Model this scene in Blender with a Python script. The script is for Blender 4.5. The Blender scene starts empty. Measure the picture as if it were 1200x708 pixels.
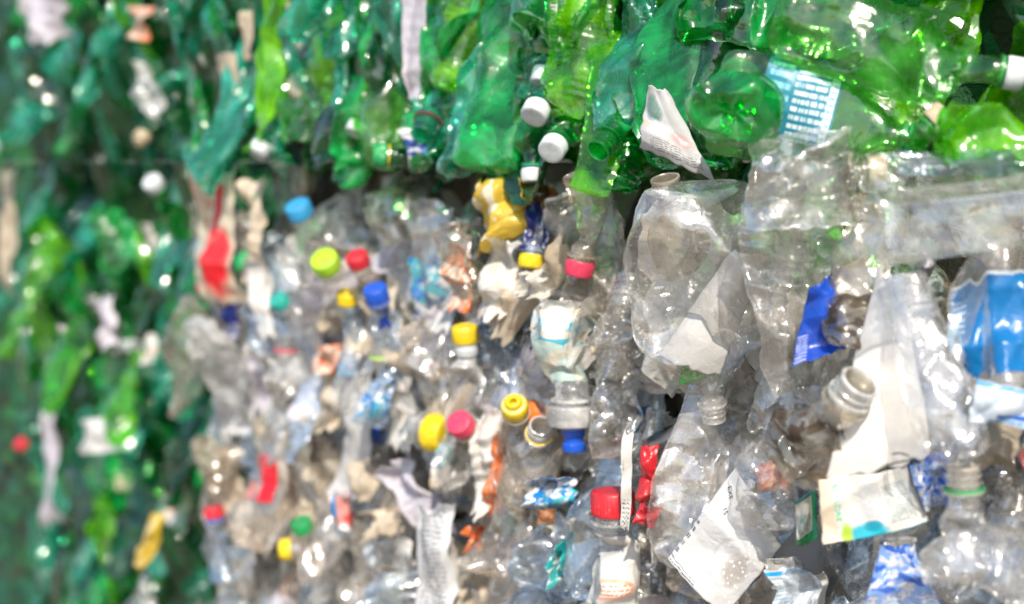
import bpy, math, random
import numpy as np
from mathutils import Vector, Matrix

random.seed(7)
S = bpy.context.scene
COL = S.collection
PI = math.pi

# ------------------------------------------------------------------ camera and the wall of bales
F_PX = 1667.0                                   # focal length in photo pixels (50 mm on a 36 mm sensor, 1200 px wide)
PITCH = math.atan(159 / F_PX)                   # the seam between the bales lies at eye level
cam_d = bpy.data.cameras.new('camera'); cam = bpy.data.objects.new('camera', cam_d); COL.objects.link(cam)
S.camera = cam
cam.location = (0, 0, 0); cam.rotation_euler = (PI / 2 - PITCH, 0, 0)
cam_d.lens = 50; cam_d.sensor_width = 36; cam_d.clip_start = .02; cam_d.clip_end = 500
cam_d.dof.use_dof = True; cam_d.dof.focus_distance = 1.13; cam_d.dof.aperture_fstop = 3.0
CR = np.array(cam.rotation_euler.to_matrix())

A_PT = np.array([.342, .95, 0.]); B_PT = np.array([-.456, 2.0, 0.])
ALONG = (B_PT - A_PT) / np.linalg.norm(B_PT - A_PT)          # runs away from the camera, to the left
NORM = np.array([-ALONG[1], ALONG[0], 0.])                   # out of the wall, towards the camera
if NORM @ A_PT > 0: NORM = -NORM
WALL_ANG = math.acos(-NORM[1])

def ray(px, py):
    return CR @ np.array([(px - 600) / F_PX, (354 - py) / F_PX, -1.])
def wall_pt(px, py, off=0.):
    r = ray(px, py); t = (A_PT @ NORM) / (r @ NORM)
    p = r * t
    return p * (1 - off / np.linalg.norm(p))
def project(p):
    q = CR.T @ np.asarray(p, float)
    return 600 + F_PX * q[0] / -q[2], 354 - F_PX * q[1] / -q[2]
def facing(f):
    a = WALL_ANG * f
    return np.array([-math.sin(a), -math.cos(a), 0.])
def on_plane(px, py, c, n):
    r = ray(px, py); return r * ((c @ n) / (r @ n))

# ------------------------------------------------------------------ nodes
class NT:
    def __init__(s, name):
        s.m = bpy.data.materials.new(name); s.m.use_nodes = True
        s.t = s.m.node_tree; s.t.nodes.clear()
        s.out = s.t.nodes.new('ShaderNodeOutputMaterial')
    def n(s, typ, **kw):
        nd = s.t.nodes.new('ShaderNode' + typ)
        for k, v in kw.items():
            if k in ('_in',): continue
            setattr(nd, k, v)
        return nd
    def put(s, sock, v):
        if isinstance(v, bpy.types.NodeSocket): s.t.links.new(v, sock)
        elif isinstance(v, (tuple, list)) and len(v) == 3 and sock.type == 'RGBA': sock.default_value = (*v, 1)
        else: sock.default_value = v
    def math(s, op, a, b=0., c=0., clamp=False):
        nd = s.n('Math', operation=op, use_clamp=clamp)
        s.put(nd.inputs[0], a); s.put(nd.inputs[1], b); s.put(nd.inputs[2], c)
        return nd.outputs[0]
    def mixc(s, f, a, b, mode='MIX'):
        nd = s.n('MixRGB', blend_type=mode)
        s.put(nd.inputs[0], f); s.put(nd.inputs[1], a); s.put(nd.inputs[2], b); return nd.outputs[0]
    def noise(s, vec, scale, detail=2., rough=.5, dist=0.):
        nd = s.n('TexNoise'); s.put(nd.inputs['Vector'], vec)
        nd.inputs['Scale'].default_value = scale; nd.inputs['Detail'].default_value = detail
        nd.inputs['Roughness'].default_value = rough; nd.inputs['Distortion'].default_value = dist
        return nd.outputs[0]
    def ramp(s, v, lo, hi, a=0., b=1.):
        nd = s.n('MapRange', clamp=True); s.put(nd.inputs[0], v)
        nd.inputs[1].default_value = lo; nd.inputs[2].default_value = hi
        nd.inputs[3].default_value = a; nd.inputs[4].default_value = b
        return nd.outputs[0]
    def mixs(s, f, a, b):
        nd = s.n('MixShader'); s.put(nd.inputs[0], f); s.put(nd.inputs[1], a); s.put(nd.inputs[2], b); return nd.outputs[0]
    def coord(s, which='Object'):
        return s.n('TexCoord').outputs[which]
    def done(s, sh):
        s.t.links.new(sh, s.out.inputs[0]); return s.m

def pet(name, tint, body=(.6, .6, .58), dust=.16, refl=.09, rough=.07, wrinkle=.5, grime=.25, edge=2.2, grime_col=(.20, .13, .07), scuff=1., white=.42):
    """thin clear plastic: tinted see-through film, mirror glints, scuffs and a little grime"""
    k = NT(name); obc = k.coord()
    rnd = k.n('ObjectInfo').outputs['Random']
    vec = k.n('VectorMath', operation='ADD'); k.put(vec.inputs[0], obc)
    cmb = k.n('CombineXYZ'); k.put(cmb.inputs[0], k.math('MULTIPLY', rnd, 7.)); k.put(vec.inputs[1], cmb.outputs[0])
    v = vec.outputs[0]
    hgt = k.noise(v, 62., 2., .5, 1.2)
    bump = k.n('Bump'); bump.inputs['Strength'].default_value = wrinkle; bump.inputs['Distance'].default_value = .004
    k.put(bump.inputs['Height'], hgt); nrm = bump.outputs[0]
    lw = k.n('LayerWeight'); lw.inputs['Blend'].default_value = .5; k.put(lw.inputs['Normal'], nrm)
    fac = lw.outputs['Facing']
    t2 = tuple(c ** edge for c in tint)
    tcol = k.mixc(k.ramp(fac, .25, .92), tuple(tint), t2)
    tr = k.n('BsdfTransparent'); k.put(tr.inputs[0], tcol)
    g1 = k.n('BsdfGlossy'); g1.inputs['Roughness'].default_value = rough; k.put(g1.inputs['Color'], (.97, .97, .97)); k.put(g1.inputs['Normal'], nrm)
    g2 = k.n('BsdfGlossy'); g2.inputs['Roughness'].default_value = rough + .17; k.put(g2.inputs['Color'], (.97, .97, .97)); k.put(g2.inputs['Normal'], nrm)
    gls = k.mixs(.4, g1.outputs[0], g2.outputs[0])
    pt = k.math('ABSOLUTE', k.math('SUBTRACT', k.n('NewGeometry').outputs['Pointiness'], .5))      # creases go white under stress
    dn = k.noise(v, 24., 3., .65, .6)
    gm = k.ramp(k.noise(v, 12., 2., .6), .56, .68)
    spk = k.noise(v, 330., 0.)
    bcol = k.mixc(k.math('MULTIPLY', gm, min(1., grime * 1.6)), tuple(body), grime_col)
    hs = k.n('HueSaturation'); k.put(hs.inputs['Color'], bcol); k.put(hs.inputs['Value'], k.ramp(rnd, 0, 1, .88, 1.12))
    bcol = hs.outputs[0]
    df = k.n('BsdfDiffuse'); k.put(df.inputs[0], bcol)
    tl = k.n('BsdfTranslucent'); k.put(tl.inputs[0], bcol)
    body_s = k.mixs(.45, df.outputs[0], tl.outputs[0])
    da = k.math('MULTIPLY_ADD', k.ramp(dn, .44, .70), dust * 1.7, dust * .22)
    da = k.math('ADD', da, k.math('MULTIPLY', k.ramp(spk, .70, .78), .25 * scuff))
    da = k.math('ADD', da, k.ramp(pt, .025, .12, 0., white))
    da = k.math('ADD', da, k.math('MULTIPLY', gm, grime * .5))
    da = k.math('MULTIPLY', da, k.ramp(rnd, 0, 1, .65, 1.35), clamp=True)
    a = k.mixs(da, tr.outputs[0], body_s)
    rf = k.math('MULTIPLY_ADD', k.math('POWER', fac, 3.), .85, refl, clamp=True)
    return k.done(k.mixs(rf, a, gls))

def plastic(name, col, rough=.35, dirt=.25, trans=.0):
    k = NT(name); v = k.coord()
    n1 = k.noise(v, 60., 4., .6); n2 = k.noise(v, 300., 2.)
    c = k.mixc(k.math('MULTIPLY', k.ramp(n1, .42, .72), dirt), tuple(col), tuple(x * .5 + .05 for x in col))
    c = k.mixc(k.math('MULTIPLY', k.ramp(n2, .62, .7), .25 * min(1, dirt * 2)), c, (.35, .3, .24))
    b = k.n('BsdfPrincipled'); k.put(b.inputs['Base Color'], c); k.put(b.inputs['Roughness'], k.ramp(n1, .3, .7, rough - .08, rough + .12))
    bump = k.n('Bump'); bump.inputs['Strength'].default_value = .15; bump.inputs['Distance'].default_value = .001; k.put(bump.inputs['Height'], n1); k.put(b.inputs['Normal'], bump.outputs[0])
    sh = b.outputs[0]
    if trans:
        t = k.n('BsdfTranslucent'); k.put(t.inputs[0], c); sh = k.mixs(trans, sh, t.outputs[0])
    return k.done(sh)

def printed(name, base, elems=(), rough=.35, dirt=.3, alpha=1., see=(.9, .9, .88), dirtcol=(.33, .24, .15), crease=.35, trans=.2):
    """printed film: base colour plus marks laid out in the film's own UV space"""
    k = NT(name); uv = k.coord('UV')
    sx = k.n('SeparateXYZ'); k.put(sx.inputs[0], uv); U, V = sx.outputs[0], sx.outputs[1]
    rnd = k.n('ObjectInfo').outputs['Random']
    c = tuple(x * .86 for x in base); al = alpha
    wob = k.noise(uv, 5., 3.)
    for e in elems:
        typ, u0, v0, u1, v1, col = e[:6]
        par = e[6] if len(e) > 6 else 8
        m = k.math('MULTIPLY', k.math('COMPARE', U, (u0 + u1) / 2, (u1 - u0) / 2), k.math('COMPARE', V, (v0 + v1) / 2, (v1 - v0) / 2))
        if typ == 'text':
            vn = k.math('MULTIPLY', V, par / (v1 - v0))
            line = k.math('COMPARE', k.math('FRACT', vn), .5, .27)
            fl = k.math('FLOOR', vn)
            cx = k.n('CombineXYZ'); k.put(cx.inputs[0], k.math('MULTIPLY', U, 60. / max(.2, (u1 - u0)))); k.put(cx.inputs[1], k.math('MULTIPLY', fl, 5.37))
            words = k.math('GREATER_THAN', k.noise(cx.outputs[0], .35, 0.), .40)
            lett = k.math('GREATER_THAN', k.noise(cx.outputs[0], 2.6, 1.), .40)
            m = k.math('MULTIPLY', m, k.math('MULTIPLY', line, k.math('MULTIPLY', words, lett)))
        elif typ == 'bars':
            cx = k.n('CombineXYZ'); k.put(cx.inputs[0], k.math('MULTIPLY', U, par / (u1 - u0)))
            m = k.math('MULTIPLY', m, k.math('GREATER_THAN', k.noise(cx.outputs[0], 1., 0.), .5))
        elif typ == 'blob':
            m = k.math('MULTIPLY', m, k.math('GREATER_THAN', k.noise(uv, par, 2., .5, .6), .52))
        elif typ == 'soft':
            du = k.math('MULTIPLY', k.math('SUBTRACT', U, (u0 + u1) / 2), 2 / (u1 - u0)); dv = k.math('MULTIPLY', k.math('SUBTRACT', V, (v0 + v1) / 2), 2 / (v1 - v0))
            m = k.ramp(k.math('ADD', k.math('ADD', k.math('MULTIPLY', du, du), k.math('MULTIPLY', dv, dv)), k.math('MULTIPLY', wob, .8)), .75, 1.35, 1., 0.)
        elif typ == 'oval':
            du = k.math('MULTIPLY', k.math('SUBTRACT', U, (u0 + u1) / 2), 2 / (u1 - u0)); dv = k.math('MULTIPLY', k.math('SUBTRACT', V, (v0 + v1) / 2), 2 / (v1 - v0))
            m = k.math('LESS_THAN', k.math('ADD', k.math('MULTIPLY', du, du), k.math('MULTIPLY', dv, dv)), 1.)
        elif typ == 'dots':
            vo = k.n('TexVoronoi'); k.put(vo.inputs['Vector'], uv); vo.inputs['Scale'].default_value = par
            m = k.math('MULTIPLY', m, k.math('LESS_THAN', vo.outputs['Distance'], .28))
        if len(e) > 7:                       # window in the print: changes opacity instead of colour
            al = k.math('MULTIPLY_ADD', m, k.math('SUBTRACT', e[7], al), al) if True else al
        c = k.mixc(m, c, tuple(col))
    v3 = k.coord('Object')
    st = k.ramp(k.noise(v3, 22., 5., .62, .5), .48, .78)
    c = k.mixc(k.math('MULTIPLY', st, dirt), c, dirtcol)
    sc = k.ramp(k.noise(v3, 190., 3., .6), .62, .74)
    c = k.mixc(k.math('MULTIPLY', sc, dirt * .8), c, (.45, .4, .33))
    b = k.n('BsdfPrincipled'); k.put(b.inputs['Base Color'], c); b.inputs['Roughness'].default_value = rough
    bump = k.n('Bump'); bump.inputs['Strength'].default_value = crease; bump.inputs['Distance'].default_value = .003
    k.put(bump.inputs['Height'], k.noise(v3, 90., 3., .55, .7)); k.put(b.inputs['Normal'], bump.outputs[0])
    t = k.n('BsdfTranslucent'); k.put(t.inputs[0], c)
    sh = k.mixs(trans, b.outputs[0], t.outputs[0])
    if not isinstance(al, float) or al < 1.:
        tr = k.n('BsdfTransparent'); k.put(tr.inputs[0], see)
        gl = k.n('BsdfGlossy'); gl.inputs['Roughness'].default_value = .1; k.put(gl.inputs['Normal'], bump.outputs[0])
        lw = k.n('LayerWeight'); k.put(lw.inputs['Normal'], bump.outputs[0])
        tg = k.mixs(k.math('MULTIPLY_ADD', k.math('POWER', lw.outputs['Facing'], 3.), .7, .08), tr.outputs[0], gl.outputs[0])
        sh = k.mixs(al, tg, sh)
    return k.done(sh)

W = (.80, .80, .78)
M = {}
M['clear'] = pet('clear_plastic', (.975, .972, .96), (.95, .90, .82), .15, .13, .07, .28, .12, 4., scuff=.5)
M['clean'] = pet('clean_clear_plastic', (.98, .98, .975), (.93, .92, .89), .10, .14, .05, .25, .04, 5., scuff=.6)
M['blueclear'] = pet('bluish_clear_plastic', (.86, .93, .98), (.66, .76, .92), .16, .13, .07, .28, .15, 2.5, scuff=.5)
M['grey'] = pet('dusty_grey_plastic', (.93, .90, .85), (.84, .75, .63), .25, .09, .12, .3, .3, 3.)
M['oval'] = pet('scuffed_clear_plastic', (.985, .985, .975), (.95, .93, .90), .14, .15, .05, .25, .04, 5., scuff=.8)
M['frost'] = pet('frosted_clear_plastic', (.97, .98, .98), (.90, .91, .90), .55, .14, .06, .1, .0, 2., scuff=.3)
M['brown'] = pet('grimy_clear_plastic', (.96, .94, .89), (.78, .70, .58), .22, .10, .08, .25, .6, 4., (.07, .035, .015))
M['milky'] = pet('milky_plastic', (.88, .89, .89), (.84, .84, .82), .48, .08, .2, .3, .12, 3.)
M['emerald'] = pet('emerald_plastic', (.09, .70, .22), (.012, .58, .13), .36, .06, .06, .22, .06, 1.6, (.14, .14, .03), .0, .2)
M['deep'] = pet('deep_green_plastic', (.03, .44, .15), (.004, .26, .085), .20, .06, .07, .25, .06, 1.5, (.10, .12, .03), .0, .15)
M['teal'] = pet('teal_green_plastic', (.22, .78, .58), (.05, .60, .44), .34, .07, .06, .25, .08, 1.7, (.2, .18, .06), .0, .25)
M['pale'] = pet('pale_green_plastic', (.48, .88, .40), (.16, .62, .12), .22, .07, .05, .22, .06, 2.4, (.4, .45, .04), .0, .35)
M['lime'] = pet('lime_green_plastic', (.36, .90, .006), (.24, .72, .003), .42, .055, .06, .25, .05, 1.6, (.1, .2, .01), .0, .15)
for nm, c in dict(white=(.64, .69, .71), red=(.62, .02, .035), pinkred=(.72, .05, .12), yellow=(.82, .60, .01), limecap=(.42, .74, .03), blue=(.01, .10, .60), navy=(.012, .03, .22),
                  greencap=(.01, .32, .09), teal_cap=(.02, .42, .34), orange=(.85, .20, .02), black=(.02, .02, .02), beige=(.55, .45, .30), cream=(.66, .60, .48), sky=(.04, .36, .70), darkred=(.2, .03, .03)).items():
    M['c_' + nm] = plastic(nm + '_plastic', c, .36, .65, .12)

# ------------------------------------------------------------------ shapes
def tri(x):                                        # triangle wave, -1..1
    return 4 * np.abs(x - np.floor(x + .5)) - 1
def sstep(x, a, b):
    t = np.clip((x - a) / (b - a), 0, 1); return t * t * (3 - 2 * t)
def relu2(d, e): return d + np.sqrt(d * d + e * e)

class Creases:
    """a sheet folded along random straight lines: non-repeating facets with sharp ridges"""
    def __init__(s, g, x0, x1, y0, y1, n, rms):
        s.c = []
        for i in range(n):
            a = g.uniform(0, PI); px, py = g.uniform(x0, x1), g.uniform(y0, y1)
            nx, ny = math.cos(a), math.sin(a)
            s.c.append((nx, ny, nx * px + ny * py, g.normal(0, 1)))
        X, Y = np.meshgrid(np.linspace(x0, x1, 24), np.linspace(y0, y1, 24)); X, Y = X.ravel(), Y.ravel()
        A = np.stack([np.ones_like(X), X, Y, X * X, Y * Y, X * Y], 1); v = s.raw(X, Y)
        s.k = np.linalg.lstsq(A, v, rcond=None)[0]
        s.sc = rms / max(1e-9, (v - A @ s.k).std())
    def raw(s, X, Y):
        v = 0
        for nx, ny, o, a in s.c: v = v + a * np.sqrt((X * nx + Y * ny - o) ** 2 + 1e-6)
        return v
    def __call__(s, X, Y):
        return (s.raw(X, Y) - np.stack([np.ones_like(X), X, Y, X * X, Y * Y, X * Y], 1) @ s.k) * s.sc

class Crush:
    """crushes a bottle of length L and radius R: flattened, then dented by mirror folds, creased like paper and bent"""
    def __init__(s, L, R, fl=.45, dents=12, depth=.35, cr=.0022, wl=.045, bend=0., twist=0., acc=0., seed=0, neck_r=.0135, soft=False):
        s.soft = soft
        g = np.random.RandomState(seed)
        s.L, s.R, s.fl = L, R, fl
        s.nk = .03 * neck_r / .0135
        s.zs = L - s.nk - R * .55
        s.sx = 1 + (PI / 2 - 1) * .75 * (1 - fl)
        s.bend, s.twist, s.acc = bend, twist, acc
        s.waves = []
        for i in range(6):
            a = g.uniform(0, PI); k = g.uniform(.6, 2.1) / wl
            s.waves.append((math.cos(a) * k, math.sin(a) * k * .8, g.uniform(-.6, .6) * k, g.uniform(0, 9), cr * .55 * g.uniform(.4, 1.) / (1 + .3 * i)))
        s.cre = Creases(g, -R * s.sx, R * s.sx, 0, L, 26, cr * 1.15); s.cre2 = Creases(g, -R * s.sx, R * s.sx, 0, L, 26, cr * .6); s.cre3 = Creases(g, -R, R, 0, L, 22, cr * .9)
        s.warp = [(g.uniform(-1, 1, 3) * 30, g.uniform(0, 9), g.uniform(-1, 1, 3) * .012) for _ in range(3)]
        s.shift = (g.uniform(-.25, .25), g.uniform(-.3, .3))
        s.planes = []
        P = s.pre(s.ref())
        for i in range(dents):
            n = np.array([g.normal(0, .45), g.choice([-1, 1]) * 1., g.normal(0, .38)])
            if g.rand() < .3: n = np.array([g.choice([-1, 1]) * 1., g.normal(0, .7), g.normal(0, .6)])
            n /= np.linalg.norm(n)
            w = s.w(P[:, 3])
            sup = np.max(np.where(w > .6, P[:, :3] @ n, -9))
            h = R * depth * g.uniform(.25, 1.) * (1. if i < dents * .5 else .55)
            s.planes.append((n, sup - h))
            P = s.dent(P, n, sup - h)
    def w(s, z0):                                  # 1 on the body, 0 on the neck
        if s.soft: return np.ones_like(z0)
        return 1 - sstep(z0, s.zs, s.L - s.nk * 1.02)
    def ref(s):
        z = np.linspace(0, s.L, 40); t = np.linspace(0, 2 * PI, 30, endpoint=False)
        r = bottle_r(z, s.L, s.R, s.nk, .0135)
        Z, T = np.meshgrid(z, t); Rr = np.broadcast_to(r, Z.shape)
        return np.stack([(Rr * np.cos(T)).ravel(), (Rr * np.sin(T)).ravel(), Z.ravel()], 1)
    def pre(s, P):
        z0 = P[:, 2]; w = s.w(z0)
        q = np.empty((len(P), 4)); q[:, 3] = z0
        if s.acc:
            bulge = 1 + s.acc * tri(z0 * 24) * w
        else: bulge = 1
        q[:, 0] = P[:, 0] * (1 + w * (s.sx - 1)) * bulge; q[:, 1] = P[:, 1] * (1 + w * (s.fl - 1)) * bulge; q[:, 2] = z0
        return q
    def dent(s, P, n, o):
        d = P[:, :3] @ n - o
        q = P.copy(); q[:, :3] -= (relu2(d, .0012) * s.w(P[:, 3]))[:, None] * n
        return q
    def __call__(s, P):
        q = s.pre(np.asarray(P, float))
        for n, o in s.planes: q = s.dent(q, n, o)
        X = q[:, :3]; w = s.w(q[:, 3])
        Y = X.copy()
        for k, ph, a in s.warp: Y = Y + np.sin(X @ k + ph)[:, None] * a
        dy = s.cre(X[:, 0], X[:, 2]) + np.sign(X[:, 1]) * s.cre2(X[:, 0], X[:, 2]); dx = s.cre3(X[:, 1], X[:, 2])
        for i, (kx, kz, ky, ph, a) in enumerate(s.waves):
            f = tri(Y[:, 0] * kx + Y[:, 2] * kz + Y[:, 1] * ky + ph) * a
            if i % 3 == 2: dx = dx + f
            else: dy = dy + f
        X[:, 1] += dy * w; X[:, 0] += dx * w * .8
        # sideways wander, twist, bend
        zz = X[:, 2] / s.L
        if s.twist:
            a = s.twist * (zz - .5); c, sn = np.cos(a), np.sin(a)
            X[:, 0], X[:, 1] = X[:, 0] * c - X[:, 1] * sn, X[:, 0] * sn + X[:, 1] * c
        if s.bend:
            k = s.bend / s.L; a = (X[:, 2] - s.L / 2) * k
            r = 1 / k
            x, y = X[:, 0].copy(), X[:, 1]
            X[:, 0] = r - (r - x) * np.cos(a); X[:, 2] = s.L / 2 + (r - x) * np.sin(a)
        return X

def bottle_r(z, L, R, nk, nr):
    """radius profile of a plastic bottle: foot, body, shoulder, neck"""
    zs = L - nk; sh = min(R * 1.5, L * .35)
    r = np.full_like(z, R)
    r = np.where(z < R * .45, R * (.66 + .34 * np.sqrt(np.clip(1 - (1 - z / (R * .45)) ** 2, 0, 1))), r)
    t = np.clip((z - (zs - sh)) / sh, 0, 1)
    shoulder = nr + (R - nr) * (np.cos(t * PI) * .5 + .5) ** .8
    r = np.where(z > zs - sh, np.minimum(r, shoulder), r)
    return np.where(z > zs, nr, r)

def lattice(nu, nv, close_u=True, cap0=None):
    f = []
    for j in range(nv - 1):
        for i in range(nu if close_u else nu - 1):
            a = j * nu + i; b = j * nu + (i + 1) % nu
            f.append((a, b, b + nu, a + nu))
    return f

def mesh_from(name, V, Fc, mat=None, UV=None, sharp=27):
    me = bpy.data.meshes.new(name)
    Fq = np.asarray(Fc, np.int32); nf, k = Fq.shape
    me.vertices.add(len(V)); me.vertices.foreach_set('co', np.asarray(V, np.float32).ravel())
    me.loops.add(nf * k); me.loops.foreach_set('vertex_index', Fq.ravel())
    me.polygons.add(nf); me.polygons.foreach_set('loop_start', np.arange(nf, dtype=np.int32) * k)
    me.update(calc_edges=True)
    if UV is not None:
        l = me.uv_layers.new(name='UVMap'); l.data.foreach_set('uv', np.asarray(UV, np.float32)[Fq.ravel()].ravel())
    me.polygons.foreach_set('use_smooth', np.ones(nf, bool))
    if sharp: me.set_sharp_from_angle(angle=math.radians(sharp))
    if mat is not None: me.materials.append(mat)
    me.validate()
    return me

def bottle_body(c, style='round', nu=64, nv=84, nr=.0135, seed=0, neck=True, ribs=None):
    """rest surface of a bottle, then crushed by c"""
    L, R, nk = c.L, c.R, c.nk
    zb = np.linspace(0, L - nk, nv)
    r = bottle_r(zb, L, R, nk, nr)
    rng = np.random.RandomState(seed)
    t = np.linspace(0, 2 * PI, nu, endpoint=False)
    T, Z = np.meshgrid(t, zb); Rr = np.repeat(r[:, None], nu, 1)
    body = sstep(Z, R * .5, R * .9) * (1 - sstep(Z, L - nk - R * 1.5, L - nk - R * .9))
    if style == 'ribbed': Rr = Rr * (1 + .045 * tri(Z / (ribs or .012)) * body)
    if style == 'bubble': Rr = Rr * (1 + .13 * np.cos(T * 5) * np.cos(Z * 2 * PI / (ribs or .05)) * body)
    if style == 'square': Rr = Rr * (1 + body * (.92 / np.maximum(np.abs(np.cos(T)), np.abs(np.sin(T))) ** .8 - 1) * .8)
    if style == 'panel': Rr = Rr * (1 - .05 * body * (np.cos(T * 6) > .3) * (np.abs(tri(Z / .07)) < .7))
    if style == 'spiral': Rr = Rr * (1 + .05 * body * np.cos(T * 6 + Z * 55))
    if style == 'oval': Rr = Rr * np.sqrt(np.clip(1 - ((Z / L - .42) / .60) ** 2, .05, 1))
    if style == 'round': Rr = Rr * (1 + .02 * body * (tri(Z / .045) > .75))
    foot = 1 - sstep(Z, 0, R * .5)
    Rr = Rr * (1 + foot * .10 * np.cos(5 * T))
    V = [np.stack([(Rr * np.cos(T)).ravel(), (Rr * np.sin(T)).ravel(), Z.ravel()], 1)]
    rows = nv
    # base closed by rings that run to the centre, five lobes
    ins = []
    for q in (.82, .6, .38, .18, .02):
        rr = r[0] * q
        zz = (1 - q) * R * .32 * (.75 + .35 * np.cos(5 * t)) * (1 if q > .1 else .5)
        ins.append(np.stack([rr * np.cos(t) * (1 + .10 * q * np.cos(5 * t)), rr * np.sin(t) * (1 + .10 * q * np.cos(5 * t)), zz * np.ones_like(t)], 1))
    # neck: collar, threads, lip, inside
    z0 = L - nk; u = nk / .03
    prof = [(1.0, .1), (1.02, .2), (1.28, .24), (1.28, .31), (1.0, .33), (1.0, .42), (1.1, .46), (1.1, .52), (1., .55), (1., .64), (1.1, .68), (1.1, .73), (1., .76), (1., .88), (1.04, .92), (1.02, .99), (.90, 1.), (.84, .97), (.84, .6), (.86, .1)]
    nkv = [np.stack([nr * a * np.cos(t), nr * a * np.sin(t), np.full_like(t, z0 + nk * b)], 1) for a, b in prof]
    allv = ins[::-1] + V + nkv
    P = np.concatenate(allv)
    nrow = len(P) // nu
    return c(P), lattice(nu, nrow)

def sleeve(c, z0, z1, t0, t1, style='round', nr=.0135, out=.0009, nu=40, nv=30, ragged=.0, seed=0):
    """a label that follows the crushed body, a hair outside it"""
    z = np.linspace(z0, z1, nv) * c.L; t = np.linspace(t0, t1, nu)
    T, Z = np.meshgrid(t, z); r = bottle_r(z, c.L, c.R, c.nk, nr)[:, None] + out
    if ragged:
        g = np.random.RandomState(seed)
        e = np.interp(np.arange(nu), np.linspace(0, nu - 1, 11), g.uniform(-1, 1, 11)) * ragged * c.L
        Z = Z + e[None, :] * np.linspace(-1, 1, nv)[:, None]
    if style == 'square':
        r = r * (1 + (.92 / np.maximum(np.abs(np.cos(T)), np.abs(np.sin(T))) ** .8 - 1) * .8)
    else: r = np.broadcast_to(r, T.shape) * 1.012
    P = np.stack([(r * np.cos(T)).ravel(), (r * np.sin(T)).ravel(), Z.ravel()], 1)
    uv = np.stack([np.broadcast_to(np.linspace(0, 1, nu)[None, :], T.shape).ravel(), np.broadcast_to(np.linspace(0, 1, nv)[:, None], T.shape).ravel()], 1)
    return c(P), lattice(nu, nv, False), uv

def lathe(prof, nu=40, knurl=0., k0=0, k1=0):
    t = np.linspace(0, 2 * PI, nu, endpoint=False); V = []
    for j, (r, z) in enumerate(prof):
        rr = np.full(nu, r)
        if knurl and k0 <= j <= k1: rr = rr * (1 + knurl * (np.arange(nu) % 2))
        V.append(np.stack([rr * np.cos(t), rr * np.sin(t), np.full(nu, z)], 1))
    return np.concatenate(V), lattice(nu, len(prof))

CAPM = {}
def cap_mesh(kind, col):
    if (kind, col) in CAPM: return CAPM[kind, col]
    if kind == 'cap':      # screw cap, sits at z = -17 mm .. +2 mm round the lip
        V, Fc = lathe([(.0160, -.0165), (.0163, -.0160), (.0163, -.0145), (.0163, -.013), (.0163, .0002), (.0160, .0014), (.0150, .0022), (.0120, .0025), (.0060, .0026), (.0001, .0026)], 72, .04, 2, 4)
    elif kind == 'ring':   # tamper ring left on the neck
        V, Fc = lathe([(.0150, -.0228), (.0164, -.0226), (.0164, -.0188), (.0150, -.0186)], 48)
    elif kind == 'sport':  # wide translucent collar of a sports cap
        V, Fc = lathe([(.0165, -.018), (.0205, -.0175), (.0208, -.016), (.0208, -.004), (.0200, -.002), (.0130, .000), (.0095, .002), (.0001, .002)], 60, .012, 2, 3)
    elif kind == 'nozzle':
        V, Fc = lathe([(.0090, .0015), (.0090, .006), (.0075, .008), (.0075, .012), (.0092, .0135), (.0092, .0185), (.0086, .0195), (.0035, .0195), (.0032, .013), (.0001, .013)], 40)
    elif kind == 'tall':   # tall yellow cap over a white collar
        V, Fc = lathe([(.0185, -.010), (.0190, -.009), (.0190, .008), (.0182, .012), (.0165, .014), (.0120, .0143), (.0118, .0135), (.0001, .0135)], 60, .02, 1, 2)
    elif kind == 'collar':
        V, Fc = lathe([(.0150, -.028), (.0162, -.027), (.0162, -.0105), (.0145, -.0103)], 48)
    elif kind == 'lip':    # thick clear mouth of a bottle
        V, Fc = lathe([(.0140, -.016), (.0162, -.0158), (.0162, -.0135), (.0142, -.013), (.0142, -.010), (.0150, -.0092), (.0150, -.0075), (.0142, -.0068), (.0142, -.003), (.0147, -.002), (.0147, .0003), (.0136, .0010), (.0122, .0006), (.0120, -.004), (.0120, -.016)], 48)
    elif kind == 'donut':  # flip cap with a hole in its middle
        V, Fc = lathe([(.0160, -.0165), (.0163, -.016), (.0163, -.003), (.0150, -.001), (.0105, .0), (.0100, .004), (.0085, .0062), (.0062, .0066), (.0045, .0055), (.0042, -.004), (.0001, -.0045)], 60)
    CAPM[kind, col] = mesh_from(kind, V, Fc, M[col], sharp=40)
    return CAPM[kind, col]

# ------------------------------------------------------------------ things
ALL = []          # (root, short name, centre, is landmark)
def tag(o, label, cat, group=None, kind=None):
    if label: o['label'] = label
    if cat: o['category'] = cat
    if group: o['group'] = group
    if kind: o['kind'] = kind
    return o
def link(name, data, parent=None, mat=None):
    o = bpy.data.objects.new(name, data); COL.objects.link(o)
    if parent is not None: o.parent = parent
    if mat is not None:
        o.material_slots[0].link = 'OBJECT'; o.material_slots[0].material = mat
    return o
def frame_matrix(p, xa, ya, za):
    m = Matrix.Identity(4)
    for i in range(3):
        m[i][0], m[i][1], m[i][2], m[i][3] = float(xa[i]), float(ya[i]), float(za[i]), float(p[i])
    return m
def neck_frame(c):
    P = c(np.array([[0, 0, c.L], [0, 0, c.L - .004], [.005, 0, c.L]]))
    z = P[0] - P[1]; z /= np.linalg.norm(z); x = P[2] - P[0]; x -= z * (x @ z); x /= np.linalg.norm(x)
    return P[0], x, np.cross(z, x), z
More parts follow.
